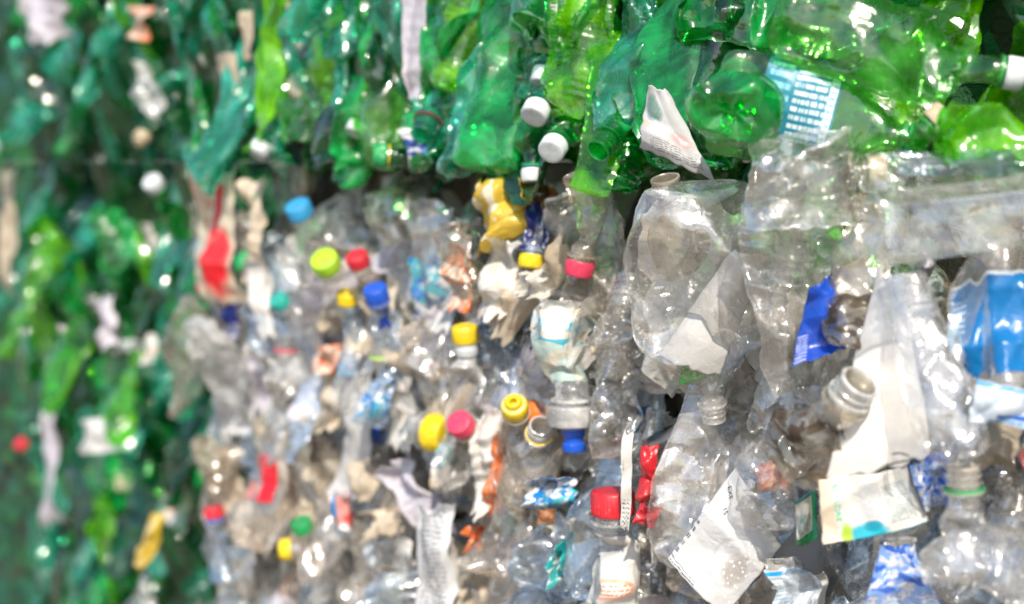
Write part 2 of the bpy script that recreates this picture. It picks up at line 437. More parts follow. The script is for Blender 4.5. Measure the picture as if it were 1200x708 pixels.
def put_caps(root, c, caps, nscale):
    p, x, y, z = neck_frame(c)
    first = None
    for kind, col in caps:
        nm = {'cap': 'cap', 'ring': 'tamper_ring', 'sport': 'cap', 'nozzle': 'nozzle', 'tall': 'cap', 'collar': 'collar', 'donut': 'cap', 'lip': 'mouth'}[kind]
        o = link(nm, cap_mesh(kind, col), first if kind == 'nozzle' else root)
        if not (kind == 'nozzle' and first): o.matrix_local = frame_matrix(p, x, y, z) @ Matrix.Scale(nscale, 4)
        if first is None: first = o

def bottle(short, label, base, top, w, mat='clear', off=.03, f=.4, fl=.45, seed=1, caps=(), style='round', tilt=0., bend=0., twist=0., dents=13,
           depth=.45, cr=.0042, wl=.045, acc=0., lab=(), nscale=1., cat='bottle', name='plastic_bottle', group=None, ribs=None, nu=64, nv=84, opened=False):
    if caps and mat != 'milky' or nscale > 1.2: nscale = nscale * (.62 if nscale > 1.05 else .76)
    if caps and len(caps) < 2: off = off - .008
    soft = not caps and not tilt and not opened
    if soft: tilt = -.3
    mx, my = (base[0] + top[0]) / 2, (base[1] + top[1]) / 2
    c0 = wall_pt(mx, my, off); n = facing(f)
    pb, pt = on_plane(*base, c0, n), on_plane(*top, c0, n)
    ax = pt - pb; L = np.linalg.norm(ax); ax = ax / L
    xa = np.cross(n * -1, ax); xa /= np.linalg.norm(xa)
    hz = np.array([-n[1], n[0], 0]); hcomp = xa @ hz; vcomp = xa[2]
    foreshort = math.sqrt((hcomp * math.cos(WALL_ANG * f)) ** 2 + vcomp ** 2)
    Wd = w * c0[1] / F_PX / max(.3, foreshort)
    if tilt:
        L = L / max(.3, math.cos(tilt))
        ax = ax * math.cos(tilt) + n * math.sin(tilt)
    ya = np.cross(ax, xa)
    mid = (pb + pt) / 2
    nr = .0135 * nscale
    sx = 1 + (PI / 2 - 1) * .75 * (1 - fl)
    R = max(Wd / 2 / sx, nr * 1.25)
    c = Crush(L, R, fl, dents, depth, cr, wl, bend, twist, acc, seed, nr, soft)
    root = link(name, None)
    root.matrix_world = frame_matrix(mid - ax * L / 2, xa, ya, ax)
    V, Fc = bottle_body(c, style, nu, nv, nr, seed, True, ribs)
    link('body', mesh_from('body', V, Fc, M[mat]), root)
    for k, l in enumerate(lab):
        z0, z1, t0, t1, lm = l[:5]
        V, Fc, uv = sleeve(c, z0, z1, t0, t1, style, nr, nu=64, nv=60, out=.0010 + .0006 * k, ragged=l[5] if len(l) > 5 else .008, seed=seed + k)
        if len(l) > 6: uv = np.stack([uv[:, 1], 1 - uv[:, 0]], 1)
        link('stain' if 'stain' in lm else 'label', mesh_from('label', V, Fc, M[lm], uv, 30), root)
    put_caps(root, c, caps, nscale)
    tag(root, label, cat, group)
    ALL.append((root, short, mid))
    return root, c

def film(short, label, corners, mat, off=.04, f=.4, cr=.003, wl=.04, bow=.0, seed=1, cat='film', name='plastic_film', n=44, ragged=.02, thick=.0004, offs=None, fold=None, group=None):
    """a crumpled sheet given by its corners TL, TR, BR, BL"""
    g = np.random.RandomState(seed)
    cx = sum(p[0] for p in corners) / 4; cy = sum(p[1] for p in corners) / 4
    c0 = wall_pt(cx, cy, off); nn = facing(f)
    Q = [on_plane(*p, c0, nn) for p in corners]
    if offs: Q = [q + nn * o for q, o in zip(Q, offs)]
    size = max(np.linalg.norm(Q[0] - Q[2]), np.linalg.norm(Q[1] - Q[3]))
    nu = nv = n
    u = np.linspace(0, 1, nu); v = np.linspace(0, 1, nv); Ug, Vg = np.meshgrid(u, v)
    if ragged:
        def rag(k): return np.interp(u, np.linspace(0, 1, 13), g.uniform(-1, 1, 13)) * ragged
        a, b, cc, d = rag(0), rag(1), rag(2), rag(3)
        Uw = Ug + (1 - Ug) ** 3 * a[:, None] + Ug ** 3 * b[:, None]; Vw = Vg + (1 - Vg) ** 3 * cc[None, :] + Vg ** 3 * d[None, :]
    else: Uw, Vw = Ug, Vg
    waves = []
    for i in range(7):
        a = g.uniform(0, PI); k = g.uniform(.5, 2.3) / wl; waves.append((math.cos(a) * k, math.sin(a) * k, g.uniform(0, 9), cr * .30 * g.uniform(.35, 1) / (1 + .25 * i), a))
    sw, shh = np.linalg.norm(Q[1] - Q[0]), np.linalg.norm(Q[3] - Q[0])
    cre = Creases(g, 0, sw, 0, shh, int(max(10, min(34, .9 * size / wl * 6))), cr * 1.3)
    wa = [(g.uniform(-1, 1, 2) * 40, g.uniform(0, 9), g.uniform(-1, 1, 2) * .01) for _ in range(3)]
    sw, shh = np.linalg.norm(Q[1] - Q[0]), np.linalg.norm(Q[3] - Q[0])
    def surf(U, Vv, lift=0.):
        U = np.asarray(U, float); Vv = np.asarray(Vv, float)
        P = (Q[3][None] * ((1 - U) * (1 - Vv))[:, None] + Q[2][None] * (U * (1 - Vv))[:, None] + Q[1][None] * (U * Vv)[:, None] + Q[0][None] * ((1 - U) * Vv)[:, None])
        xy = np.stack([U * sw, Vv * shh], 1); xw = xy.copy()
        for k, ph, a in wa: xw = xw + np.sin(xy @ k + ph)[:, None] * a
        d = cre(xy[:, 0], xy[:, 1]); tx = np.zeros((len(P), 3))
        for i, (kx, ky, ph, a, an) in enumerate(waves):
            fz = tri(xw[:, 0] * kx + xw[:, 1] * ky + ph) * a
            d += fz
            if i >= 4: tx += fz[:, None] * .5 * np.array([math.cos(an) * hzv[0], math.cos(an) * hzv[1], math.sin(an)])
        d += bow * (1 - (2 * U - 1) ** 2) 
        return P + (d + lift)[:, None] * nn[None] + tx
    hzv = np.array([-nn[1], nn[0], 0])
    P = surf(Uw.ravel(), Vw.ravel())
    cen = P.mean(0)
    uv = np.stack([Ug.ravel(), Vg.ravel()], 1)
    o = link(name, mesh_from(name, P - cen, lattice(nu, nv, False), M[mat], uv, 32))
    o.location = cen
    if thick:
        md = o.modifiers.new('thickness', 'SOLIDIFY'); md.thickness = thick; md.offset = 0
    tag(o, label, cat, group); ALL.append((o, short, cen))
    return o, surf, cen

def lettering(o, surf, cen, text, u, v, hgt, ang, mat, aspect=1.):
    """real characters laid on a film and bent with it"""
    cu = bpy.data.curves.new('lettering', 'FONT'); cu.body = text; cu.size = 1; cu.resolution_u = 3
    to = bpy.data.objects.new('lettering', cu); COL.objects.link(to)
    me = bpy.data.meshes.new_from_object(to.evaluated_get(bpy.context.evaluated_depsgraph_get()))
    COL.objects.unlink(to); bpy.data.objects.remove(to)
    n = len(me.vertices); co = np.empty(n * 3, np.float32); me.vertices.foreach_get('co', co); co = co.reshape(-1, 3)
    c, s = math.cos(ang), math.sin(ang)
    x, y = co[:, 0] * hgt * aspect, co[:, 1] * hgt
    P = surf(u + x * c - y * s, v + x * s + y * c, .0006) - cen
    me.vertices.foreach_set('co', P.astype(np.float32).ravel()); me.update(); me.materials.clear(); me.materials.append(M[mat])
    return link('lettering', me, o)
# ------------------------------------------------------------------ prints
TXT = (.12, .13, .16)
M['p_teal'] = printed('teal_label_print', (.008, .22, .32), [
    ('text', .42, .34, .86, .93, (.75, .85, .88), 13), ('rect', .87, .28, .97, .92, (.72, .82, .86)), ('text', .88, .3, .96, .9, (.05, .35, .45), 16),
    ('rect', .36, .80, .42, .97, (.7, .8, .82)), ('rect', .22, .10, .62, .33, (.70, .66, .60)), ('bars', .25, .12, .60, .31, (.10, .07, .06), 17),
    ('text', .05, .55, .36, .95, (.25, .6, .68), 6), ('oval', .55, -.12, 1.0, .12, (.62, .66, .5))], .4, .10, trans=.1)
M['p_diamond'] = printed('dusty_white_label', (.76, .77, .78), [
    ('oval', .38, .16, .86, .70, (.60, .60, .60)), ('oval', .42, .20, .82, .66, (.70, .71, .72)), ('soft', .56, .2, .92, .62, (.48, .45, .43)), ('dots', .34, .10, .95, .74, (.83, .83, .83), 17),
    ('text', .02, .015, .45, .05, TXT, 1), ('text', .0, .05, .05, .45, TXT, 5)], .25, .16, trans=.25, crease=.5)
M['p_white'] = printed('plain_white_film', (.74, .74, .73), [], .4, .22, trans=.25)
M['p_sheet'] = printed('white_sheet_print', (.90, .88, .84), [('soft', .1, .5, .9, 1.1, (.80, .80, .80))], .45, .14, dirtcol=(.5, .42, .34), trans=.15, crease=.2)
M['p_glass'] = printed('frosted_white_film', (.72, .74, .77), [], .3, .12, alpha=.72, trans=.3)
M['p_table'] = printed('nutrition_label_print', (.80, .79, .74), [
    ('rect', 0, 0, .15, 1, (.72, .62, .48)), ('blob', .15, .2, .21, .95, (.2, .55, .35), 14), ('text', .40, .30, .64, .88, (.45, .50, .56), 12), ('text', .66, .16, .92, .80, (.20, .30, .34), 13),
    ('soft', .20, -.12, .66, .25, (.02, .46, .58)), ('soft', .38, .06, .60, .27, (.0, .30, .42)), ('soft', .17, -.1, .30, .28, (.42, .62, .06)), ('rect', .3, .0, 1, .018, (.02, .3, .42))], .3, .12, trans=.2, crease=.3)
M['p_greenwhite'] = printed('green_white_print', (.76, .77, .70), [('rect', 0, 0, 1, .22, (.02, .30, .10)), ('rect', .78, 0, 1, 1, (.03, .38, .16)), ('blob', .1, .25, .7, .6, (.35, .5, .35), 9), ('rect', 0, .93, 1, 1, (.02, .35, .3))], .35, .15)
M['p_teardrop'] = printed('white_neck_label', (.72, .72, .74), [
    ('soft', .0, .44, .46, .92, (.32, .42, .44), 8, .35), ('soft', .50, .25, .95, .48, (.70, .42, .42)), ('text', .15, .06, .9, .26, (.30, .28, .30), 6), ('rect', .62, .20, .92, .27, (.55, .56, .58)), ('rect', .0, .36, .14, .46, (.62, .58, .5))],
    .4, .2, alpha=.93, trans=.25)
M['p_blue'] = printed('blue_film_print', (.008, .075, .52), [('text', .02, .0, .22, .35, (.5, .55, .7), 9)], .25, .10, trans=.12, crease=.5)
M['p_cyan'] = printed('cyan_film_print', (.006, .17, .46), [('text', .02, .45, .2, .8, (.5, .7, .85), 5), ('rect', .0, .25, .14, .5, (.45, .6, .7)), ('text', .0, .25, .14, .5, (.02, .3, .6), 10), ('rect', 0, .97, 1, 1, (.7, .75, .78))], .25, .06, trans=.12, crease=.3)
M['p_bluetab'] = printed('blue_white_print', (.70, .76, .82), [('rect', 0, .90, 1, .97, (.02, .35, .70)), ('rect', 0, .1, .38, .88, (.42, .52, .62)), ('text', 0, .1, .38, .88, (.75, .8, .85), 12), ('rect', .40, .14, 1, .26, (.01, .13, .52)), ('text', .3, -.05, .8, .10, (.02, .28, .55), 1)], .3, .1)
M['p_bluemix'] = printed('blue_patch_print', (.66, .70, .76), [('blob', 0, .2, 1, 1, (.03, .12, .52), 5), ('blob', 0, 0, 1, 1, (.2, .35, .72), 9), ('text', .2, .05, .9, .25, (.25, .3, .45), 3)], .25, .15, alpha=.85)
M['p_strip'] = printed('white_strip_print', (.78, .78, .74), [('text', .1, .02, .9, .3, (.1, .1, .1), 6)], .4, .15)
M['p_redrib'] = printed('red_ribbed_print', (.62, .02, .03), [('bars', 0, 0, 1, 1, (.74, .16, .15), 1)], .3, .15)
M['p_orangewhite'] = printed('orange_white_print', (.75, .74, .71), [('oval', .15, .25, .85, .5, (.80, .42, .30)), ('oval', .22, .29, .78, .46, (.75, .72, .68)), ('text', .2, .3, .8, .45, (.7, .28, .16), 3)], .35, .2)
M['p_orange'] = printed('orange_print', (.80, .16, .02), [('blob', 0, 0, 1, 1, (.72, .35, .22), 6)], .35, .25)
M['p_orangeflake'] = printed('orange_flake_print', (.72, .64, .54), [('blob', 0, 0, 1, 1, (.80, .15, .03), 6), ('blob', 0, .5, 1, 1, (.35, .25, .18), 9)], .35, .3)
M['p_yellow'] = printed('yellow_film_print', (.74, .52, .06), [('blob', 0, 0, .45, 1, (.72, .66, .48), 4), ('soft', .6, .5, 1.1, 1.1, (.80, .55, .02))], .35, .3, dirtcol=(.4, .26, .06), crease=.6)
M['p_cream'] = printed('cream_paper_print', (.66, .58, .46), [('blob', .1, .1, .9, .9, (.55, .45, .33), 7)], .5, .35, crease=.6)
M['p_beige'] = printed('beige_label_print', (.58, .50, .38), [('text', .1, .1, .9, .9, (.4, .33, .25), 9)], .5, .3, crease=.6)
M['p_redcream'] = printed('red_cream_print', (.70, .62, .48), [('soft', .45, .0, 1.0, .62, (.66, .015, .025)), ('rect', .52, .5, .68, .92, (.66, .02, .03)), ('blob', .0, .55, .5, .95, (.70, .30, .18), 8), ('soft', .05, .0, .4, .12, (.66, .02, .03))], .35, .15)
M['p_red'] = printed('red_label_print', (.68, .012, .03), [('blob', .15, .1, .7, .55, (.74, .6, .58), 6)], .35, .1)
M['p_navy'] = printed('navy_film_print', (.012, .025, .20), [('blob', 0, 0, 1, .4, (.4, .42, .5), 8)], .3, .15)
M['p_tealblob'] = printed('teal_blob_print', (.62, .60, .50), [('blob', 0, .1, 1, .55, (.01, .32, .45), 5), ('blob', 0, .0, 1, 1, (.40, .52, .48), 3.), ('soft', .0, .0, .3, .3, (.1, .45, .15)), ('rect', 0, 0, 1, .06, (.62, .52, .40))], .4, .35, crease=.6)
M['p_whiteblue'] = printed('blue_scrap_print', (.72, .76, .80), [('blob', 0, 0, 1, 1, (.01, .20, .55), 6), ('blob', .3, 0, 1, .5, (.05, .45, .55), 9)], .3, .2, crease=.6)
M['p_tealfilm'] = printed('teal_film_print', (.02, .42, .42), [('blob', 0, 0, .5, 1, (.70, .74, .74), 5)], .3, .2, crease=.6)
M['p_brown'] = printed('rust_brown_film', (.36, .15, .06), [], .5, .4)
M['p_tri'] = printed('tricolour_print', (.70, .32, .28), [('rect', 0, .3, .35, 1, (.02, .22, .55)), ('soft', .5, .0, 1.1, .5, (.66, .02, .03)), ('rect', 0, 0, 1, .1, (.75, .75, .75))], .35, .2)
M['p_foil'] = printed('pale_foil_print', (.80, .79, .76), [('blob', 0, 0, 1, 1, (.66, .62, .54), 5)], .22, .3, crease=.9)
M['p_wb'] = printed('blue_emblem_print', (.72, .74, .78), [('oval', .25, .2, .8, .7, (.03, .08, .35)), ('blob', .2, .15, .85, .75, (.70, .72, .78), 6), ('rect', .0, .85, 1, 1, (.6, .62, .66))], .35, .2)
M['p_barlabel'] = printed('barcode_strip_print', (.74, .75, .76), [('text', .15, .02, .85, .98, (.12, .13, .15), 22)], .4, .12)
M['p_dark'] = printed('dark_label_print', (.06, .075, .055), [('text', .1, .1, .9, .5, (.16, .15, .12), 7)], .4, .3)
M['p_lav'] = printed('pale_lilac_print', (.62, .60, .66), [('text', .1, .1, .9, .9, (.45, .42, .5), 8)], .4, .25)
M['p_stain'] = printed('brown_stain', (.30, .22, .13), [('blob', 0, 0, 1, 1, (.10, .065, .035), 2.6, .8), ('blob', 0, 0, 1, 1, (.05, .03, .018), 5., .9)], .6, .3, alpha=.10)
M['dirt'] = printed('dark_grime', (.05, .03, .02), [], .8, .3)

FRONT = (PI * 1.02, PI * 1.98)        # the half of a bottle that faces out
# ================================================================== GREEN BALE ON TOP
bottle('teal-labelled green bottle', 'crushed green bottle with teal text label and barcode, green screw cap pointing right', (838, 112), (1082, 168), 132, 'pale', .075, .15, .5, 11,
       (('cap', 'c_greencap'), ('ring', 'c_greencap')), 'panel', .1, .05, dents=8, depth=.3, cr=.0016, nscale=1.0, lab=((.22, .57, PI * 1.0, PI * 2.0, 'p_teal', .004, 1),))
bottle('star-based green bottle', 'emerald bottle base with a star shaped foot, left of the teal label', (856, 138), (870, 82), 112, 'emerald', .135, .1, .85, 12, (), 'round', -1.1, dents=4, depth=.22, cr=.0012)
bottle('white-capped horizontal bottle', 'large creased green bottle lying sideways with white cap and green collar', (905, 26), (1196, 92), 112, 'pale', .045, .2, .55, 13,
       (('cap', 'c_white'), ('ring', 'c_greencap')), 'panel', .0, -.12, dents=16, depth=.42, cr=.0024, nscale=1.1)
bottle('top-edge green bottle', 'wide bright green bottle cut by the top edge above the teal label', (880, -10), (1100, 15), 130, 'emerald', .01, .2, .5, 14, (), 'ribbed', dents=10)
bottle('crumpled lime bottle', 'crumpled bright lime bottle under the white-capped horizontal bottle', (1088, 165), (1260, 175), 88, 'lime', .02, .2, .5, 15, (), 'spiral', dents=16, depth=.5, cr=.004, wl=.03)
bottle('dark green centre bottle', 'big dark green bottle crushed flat, hanging upright behind the white neck label', (808, 215), (800, -60), 128, 'emerald', .02, .4, .4, 16, (), 'round', dents=16, depth=.45, cr=.0026)
bottle('tall green backing bottle', 'deep green upright bottle between dark green centre bottle and the star base', (850, 180), (862, -70), 90, 'deep', .0, .5, .4, 17, (), 'round', dents=14)
bottle('pinched teal bottle', 'thin teal bottle shoulder pinched to a point left of white neck label', (725, 160), (742, -10), 58, 'teal', .05, .5, .3, 18, (), 'round', dents=12, depth=.45)
bottle('ribbed lime bottle', 'tall lime bottle with fine ribs reaching the top edge', (672, 140), (700, -80), 84, 'lime', .04, .6, .35, 19, (), 'ribbed', ribs=.007, dents=10, cr=.002)
bottle('curved lime strip bottle', 'narrow ribbed lime bottle folded into a curved strip beside the open green neck', (712, 228), (712, 30), 52, 'lime', .06, .5, .25, 20, (), 'ribbed', ribs=.008, bend=-.55, dents=8, cr=.001)
bottle('open green neck', 'green bottle with open threaded neck facing out beside the lime strip', (760, 100), (706, 178), 60, 'emerald', .055, .2, .6, 21, (), 'round', .75, dents=9, nscale=1.25)
bottle('knobbly green foot', 'small emerald bottle foot with knobbly lobes below the open green neck', (738, 226), (730, 150), 54, 'emerald', .05, .4, .6, 22, (), 'bubble', -.35, dents=5)
o, sf, cn = film('white neck label', 'white tapered label with grey clear patch hanging diagonally over green bottles', [(760, 100), (784, 108), (838, 212), (748, 172)], 'p_teardrop', .085, .2, .0012, .05, .004, 23, 'label', 'paper_label', ragged=.03)
bottle('gold-striped teal bottle', 'slim teal bottle with a gold stripe label right of big emerald bottle', (618, 190), (640, 20), 44, 'teal', .035, .7, .35, 24, (), 'round', lab=((.45, .60, *FRONT, 'p_beige'),))
bottle('lower white capped bottle', 'green bottle neck down with white cap and green collar, lowest of the white caps', (622, 60), (630, 212), 60, 'emerald', .05, .5, .45, 25, (('cap', 'c_white'), ('ring', 'c_teal_cap')), nscale=1.1, tilt=.15)
bottle('middle white capped bottle', 'teal bottle with a round white cap facing out above the lowest white cap', (670, 20), (640, 138), 50, 'teal', .045, .3, .5, 26, (('cap', 'c_white'),), tilt=.75, nscale=1.2)
bottle('rear white capped bottle', 'green bottle with white cap end on, against the curved lime strip', (690, 90), (656, 178), 44, 'emerald', .05, .2, .5, 27, (('cap', 'c_white'),), tilt=.95, nscale=1.15)
film('barcode strip', 'white printed strip hanging from the top edge left of ribbed lime bottle', [(640, -20), (654, -20), (652, 82), (644, 80)], 'p_barlabel', .07, .5, .001, .04, 0, 28, 'label', 'paper_label')
bottle('small upper white cap', 'bottle with white cap just under the white printed strip', (655, 10), (644, 98), 36, 'teal', .05, .5, .5, 29, (('cap', 'c_white'),), tilt=.35, nscale=1.0)
bottle('big emerald bottle', 'glossy emerald bottle bulging low in the middle of the upper bale', (585, 200), (600, -20), 74, 'emerald', .05, .6, .6, 30, (), 'round', dents=7, depth=.3, cr=.0014)
bottle('split teal bottle', 'teal bottle crushed into a leaf shape left of glossy emerald bottle', (552, 205), (580, 10), 60, 'teal', .055, .7, .3, 31, (), 'round', dents=12, depth=.4, bend=.2)
bottle('tan banded bottle', 'pale teal bottle with tan paper band at the top edge', (640, 120), (662, -60), 46, 'teal', .03, .7, .4, 32, (), 'round', lab=((.30, .72, *FRONT, 'p_beige'),))
bottle('finned lime bottle', 'lime bottle with fan-like fins at the top edge behind split teal bottle', (545, 110), (570, -90), 62, 'lime', .01, .7, .35, 33, (), 'ribbed', ribs=.006, dents=8)
bottle('pale yellow-green bottle', 'tall pale yellow green bottle with faceted sides under a red cap', (446, 200), (452, 8), 56, 'pale', .05, .7, .45, 34, (('cap', 'c_red'),), 'panel', dents=10)
film('long white strip', 'long white label strip hanging right of pale yellow green bottle', [(470, -15), (500, -15), (497, 122), (476, 120)], 'p_lav', .06, .8, .0015, .05, 0, 35, 'label', 'paper_label')
bottle('blue emblem bottle', 'green bottle with white label and dark blue emblem at the bale seam', (500, 198), (494, 60), 44, 'emerald', .05, .7, .5, 36, (), 'round', lab=((.02, .30, *FRONT, 'p_wb'),))
bottle('open dark neck', 'bottle with wide open black mouth rimmed in dull red, above the seam', (512, 90), (506, 160), 42, 'teal', .06, .35, .6, 37, (('ring', 'c_darkred'),), tilt=.7, nscale=1.5)
bottle('twisted teal bottle', 'teal bottle with round hollows between long white strip and split teal bottle', (522, 190), (512, 0), 46, 'teal', .03, .8, .4, 38, (), 'bubble', dents=10)
bottle('left white capped bottle', 'emerald bottle with white cap facing left, beside dark labelled strip', (440, 105), (420, 156), 40, 'emerald', .05, .2, .5, 39, (('cap', 'c_white'),), tilt=.5, nscale=1.1)
bottle('yellow ringed bottle', 'dark green bottle neck with bright yellow ring at the seam', (540, 190), (446, 182), 40, 'deep', .05, .3, .6, 40, (('ring', 'c_yellow'), ('cap', 'c_greencap')), tilt=.35, nscale=1.2)
bottle('dark labelled bottle', 'dark green bottle wrapped in a blackish label leaning right', (398, 195), (424, 20), 44, 'deep', .04, .8, .4, 41, (), 'round', lab=((.2, .75, *FRONT, 'p_dark'),))
bottle('upright lime bottle', 'vivid lime bottle standing left of the dark labelled bottle', (384, 130), (404, -40), 46, 'lime', .04, .8, .4, 42, (('cap', 'c_white'),), 'spiral')
film('ragged beige strip', 'ragged beige label strip hanging in the blurred part of upper bale', [(334, -10), (352, -10), (362, 120), (344, 115)], 'p_cream', .05, .8, .003, .03, 0, 43, 'label', 'paper_label')
film('pale lilac scrap', 'pale lilac label scrap beside the ragged beige strip', [(312, 62), (330, 62), (334, 112), (320, 110)], 'p_lav', .05, .8, .002, .03, 0, 44, 'label', 'paper_label')
film('tan torn label', 'tan torn label low on the upper bale, left end', [(256, 70), (276, 60), (284, 172), (262, 165)], 'p_cream', .04, .8, .004, .03, 0, 45, 'label', 'paper_label')
film('narrow beige ribbon', 'narrow beige ribbon near the top edge between teal bottles', [(282, -5), (294, -5), (296, 70), (286, 70)], 'p_beige', .04, .8, .002, .03, 0, 46, 'label', 'paper_label')
bottle('round teal cap', 'bottle with pale round cap at the seam below blurred teal bottles', (326, 110), (318, 180), 36, 'teal', .05, .6, .5, 47, (('cap', 'c_white'),), tilt=.6)
# ================================================================== CLEAR BALE BELOW
o, c = bottle('big clear oval bottle', 'big clear bottle crushed to a creased oval with a white label showing inside', (818, 218), (832, 500), 190, 'oval', .09, .2, .62, 61, (), 'oval', tilt=-.3, nscale=.7, dents=9, depth=.3, cr=.0036, wl=.07, bend=-.08, nu=90, nv=110)
film('white curved label', 'white curved label seen through the big clear oval bottle', [(858, 292), (900, 300), (842, 442), (770, 418)], 'p_white', .075, .2, .0016, .08, .01, 62, 'label', 'paper_label')
film('pale green scrap', 'pale green film scrap at the foot of the white curved label', [(800, 418), (832, 412), (838, 440), (796, 452)], 'lime', .07, .2, .001, .04, 0, 63, 'label', 'paper_label') 
film('added backing film', 'pale crumpled film added behind the big clear oval bottle to brighten it', [(750, 240), (880, 236), (886, 455), (762, 460)], 'p_foil', .02, .2, .005, .05, .006, 195, ragged=.08)  # added sheet that lightens the dim inside of the oval bottle
bottle('folded clear bottle', 'clear bottle folded into sharp vertical pleats above the blue film', (940, 450), (905, 150), 118, 'clear', .075, .25, .35, 64, (), 'round', dents=22, depth=.55, cr=.0065, wl=.035, bend=.3, nu=90, nv=110)
bottle('lobed clear base', 'clear bottle foot with round lobes facing up below the teal label', (946, 182), (925, 330), 136, 'oval', .10, .15, .55, 65, (), 'bubble', -.3, dents=10, depth=.35, cr=.002, nu=80)
bottle('open clear neck', 'clear bottle with open grey neck pointing up just under the seam', (800, 330), (783, 208), 70, 'grey', .10, .3, .55, 66, (), tilt=.35, nscale=1.35, dents=8)
film('royal blue film', 'royal blue film folded beside the pleated clear bottle', [(948, 338), (975, 322), (1002, 404), (928, 426)], 'p_blue', .098, .2, .003, .03, .004, 67)
bottle('grimy bent bottle', 'clear twisted bottle with a brown grimy end right of the royal blue film', (1000, 408), (1012, 226), 62, 'brown', .068, .2, .45, 68, (), 'bubble', dents=12, depth=.35, cr=.002, bend=-.2, lab=((.0, .34, PI * .95, PI * 2.05, 'p_stain', .03),))
film('white panel behind grimy bottle', 'dull white panel standing behind the grimy twisted bottle', [(972, 318), (1012, 300), (1030, 405), (985, 425)], 'p_white', .05, .2, .001, .06, 0, 69, 'label', 'paper_label')
bottle('long square jug', 'long clear square jug lying sideways with a bright sheen', (1012, 266), (1345, 232), 92, 'oval', .05, .08, .75, 70, (), 'square', dents=5, depth=.2, cr=.0008, nscale=1.3)
bottle('cyan wrapped bottle', 'clear bottle with wide cyan blue label under the long square jug', (1170, 470), (1160, 235), 100, 'clear', .03, .2, .6, 71, (), 'round', dents=10, depth=.35, cr=.0035, lab=((.16, .60, *FRONT, 'p_cyan', .03),), bend=.15)
film('white torn sheet', 'large off-white plastic sheet tapering up behind the open mouthed grimy bottle', [(1028, 318), (1058, 330), (1092, 532), (965, 570)], 'p_sheet', .072, .15, .0012, .07, .008, 72, 'sheet', 'plastic_sheet', ragged=.03)
bottle('bumpy clear bottle', 'clear bottle with bumpy bubbled side right of the off-white sheet', (1122, 535), (1056, 325), 78, 'clean', .08, .2, .5, 73, (), 'bubble', ribs=.035, dents=9, depth=.3, cr=.0018, bend=.2, nu=80)
bottle('dirty open mouthed bottle', 'brown stained bottle with open clear mouth facing out in front of white sheet', (928, 560), (1004, 442), 105, 'brown', .125, .15, .55, 74, (('lip', 'frost'),), tilt=.5, nscale=1.55, dents=9, depth=.3, lab=((.12, .62, PI * .95, PI * 2.05, 'p_stain', .03),))
o, sf, cn = film('nutrition label', 'white nutrition label with teal and lime lower edge at lower right', [(958, 562), (1062, 546), (1090, 612), (964, 638)], 'p_table', .085, .15, .0012, .06, .006, 75, 'label', 'paper_label', ragged=.01)
film('green edged label', 'small white label with dark green edges left of the nutrition label', [(932, 588), (956, 572), (958, 632), (934, 645)], 'p_greenwhite', .075, .2, .0015, .03, 0, 76, 'label', 'paper_label')
film('blue banded label', 'pale label with blue bands below the cyan wrapped bottle', [(1146, 446), (1225, 462), (1215, 502), (1134, 494)], 'p_bluetab', .06, .2, .002, .05, 0, 77, 'label', 'paper_label')
bottle('green ringed neck', 'clear bottle with a thin green ring round its neck right of nutrition label', (1138, 680), (1128, 545), 84, 'clear', .06, .2, .55, 78, (('ring', 'c_greencap'),), nscale=1.3, dents=7)
film('blue film fold', 'blue film fold glimpsed behind the wire end above nutrition label', [(1065, 548), (1120, 520), (1125, 590), (1085, 600)], 'p_bluemix', .045, .2, .004, .03, 0, 79)
bottle('bottom lying bottle', 'clear bottle lying sideways along the lower right corner', (1290, 650), (1075, 668), 92, 'clean', .08, .2, .55, 80, (), 'round', dents=14, depth=.4, cr=.003)
bottle('blue printed bottle', 'clear bottle with blue printed label under the nutrition label', (1050, 760), (1046, 600), 104, 'clear', .07, .2, .5, 81, (), 'round', dents=12, depth=.4, cr=.003, lab=((.30, .75, *FRONT, 'p_bluemix', .03),))
bottle('right red bottle', 'red wrapped bottle cut by the right edge above a yellow cap', (1232, 500), (1230, 610), 40, 'clear', .02, .2, .55, 82, (), lab=((.2, .7, *FRONT, 'p_red'),))
bottle('right yellow ring', 'bottle with yellow neck ring at the right edge below the red wrapped bottle', (1240, 650), (1196, 614), 44, 'clear', .03, .2, .5, 83, (('ring', 'c_yellow'),), tilt=.3)
o, sf, cn = film('dusty diamond label', 'dusty white diamond shaped label speckled with drops and black print', [(862, 548), (916, 640), (850, 722), (783, 655)], 'p_diamond', .09, .2, .0014, .06, .006, 84, 'label', 'paper_label', ragged=.008)
lettering(o, sf, cn, 'EXE', .06, .84, .07, -.45, 'c_black'); lettering(o, sf, cn, '15', .16, .70, .07, -.45, 'c_black')
bottle('oval orange bottle', 'small clear oval bottle with orange and white label inside, above diamond label', (902, 615), (905, 462), 70, 'clean', .075, .25, .5, 85, (), 'round', dents=8)
film('orange inset', 'orange scrap seen through the small clear oval bottle', [(882, 545), (925, 535), (928, 572), (888, 578)], 'p_orange', .05, .25, .002, .03, 0, 185)
film('white inset', 'white pointed scrap at the neck of the small clear oval bottle', [(895, 478), (912, 470), (926, 520), (920, 560)], 'p_white', .06, .25, .002, .03, 0, 186)
bottle('upright pleated bottle', 'upright clear bottle with pleated side left of diamond label', (808, 660), (812, 455), 88, 'clear', .07, .3, .45, 86, (), 'round', dents=14, depth=.4, cr=.0025, nu=80)
o, sf, cn = film('white letter strip', 'narrow white strip with black letters beside a red ribbed collar', [(729, 508), (742, 510), (738, 620), (727, 618)], 'p_strip', .085, .4, .0012, .05, 0, 87, 'label', 'paper_label', ragged=.03)
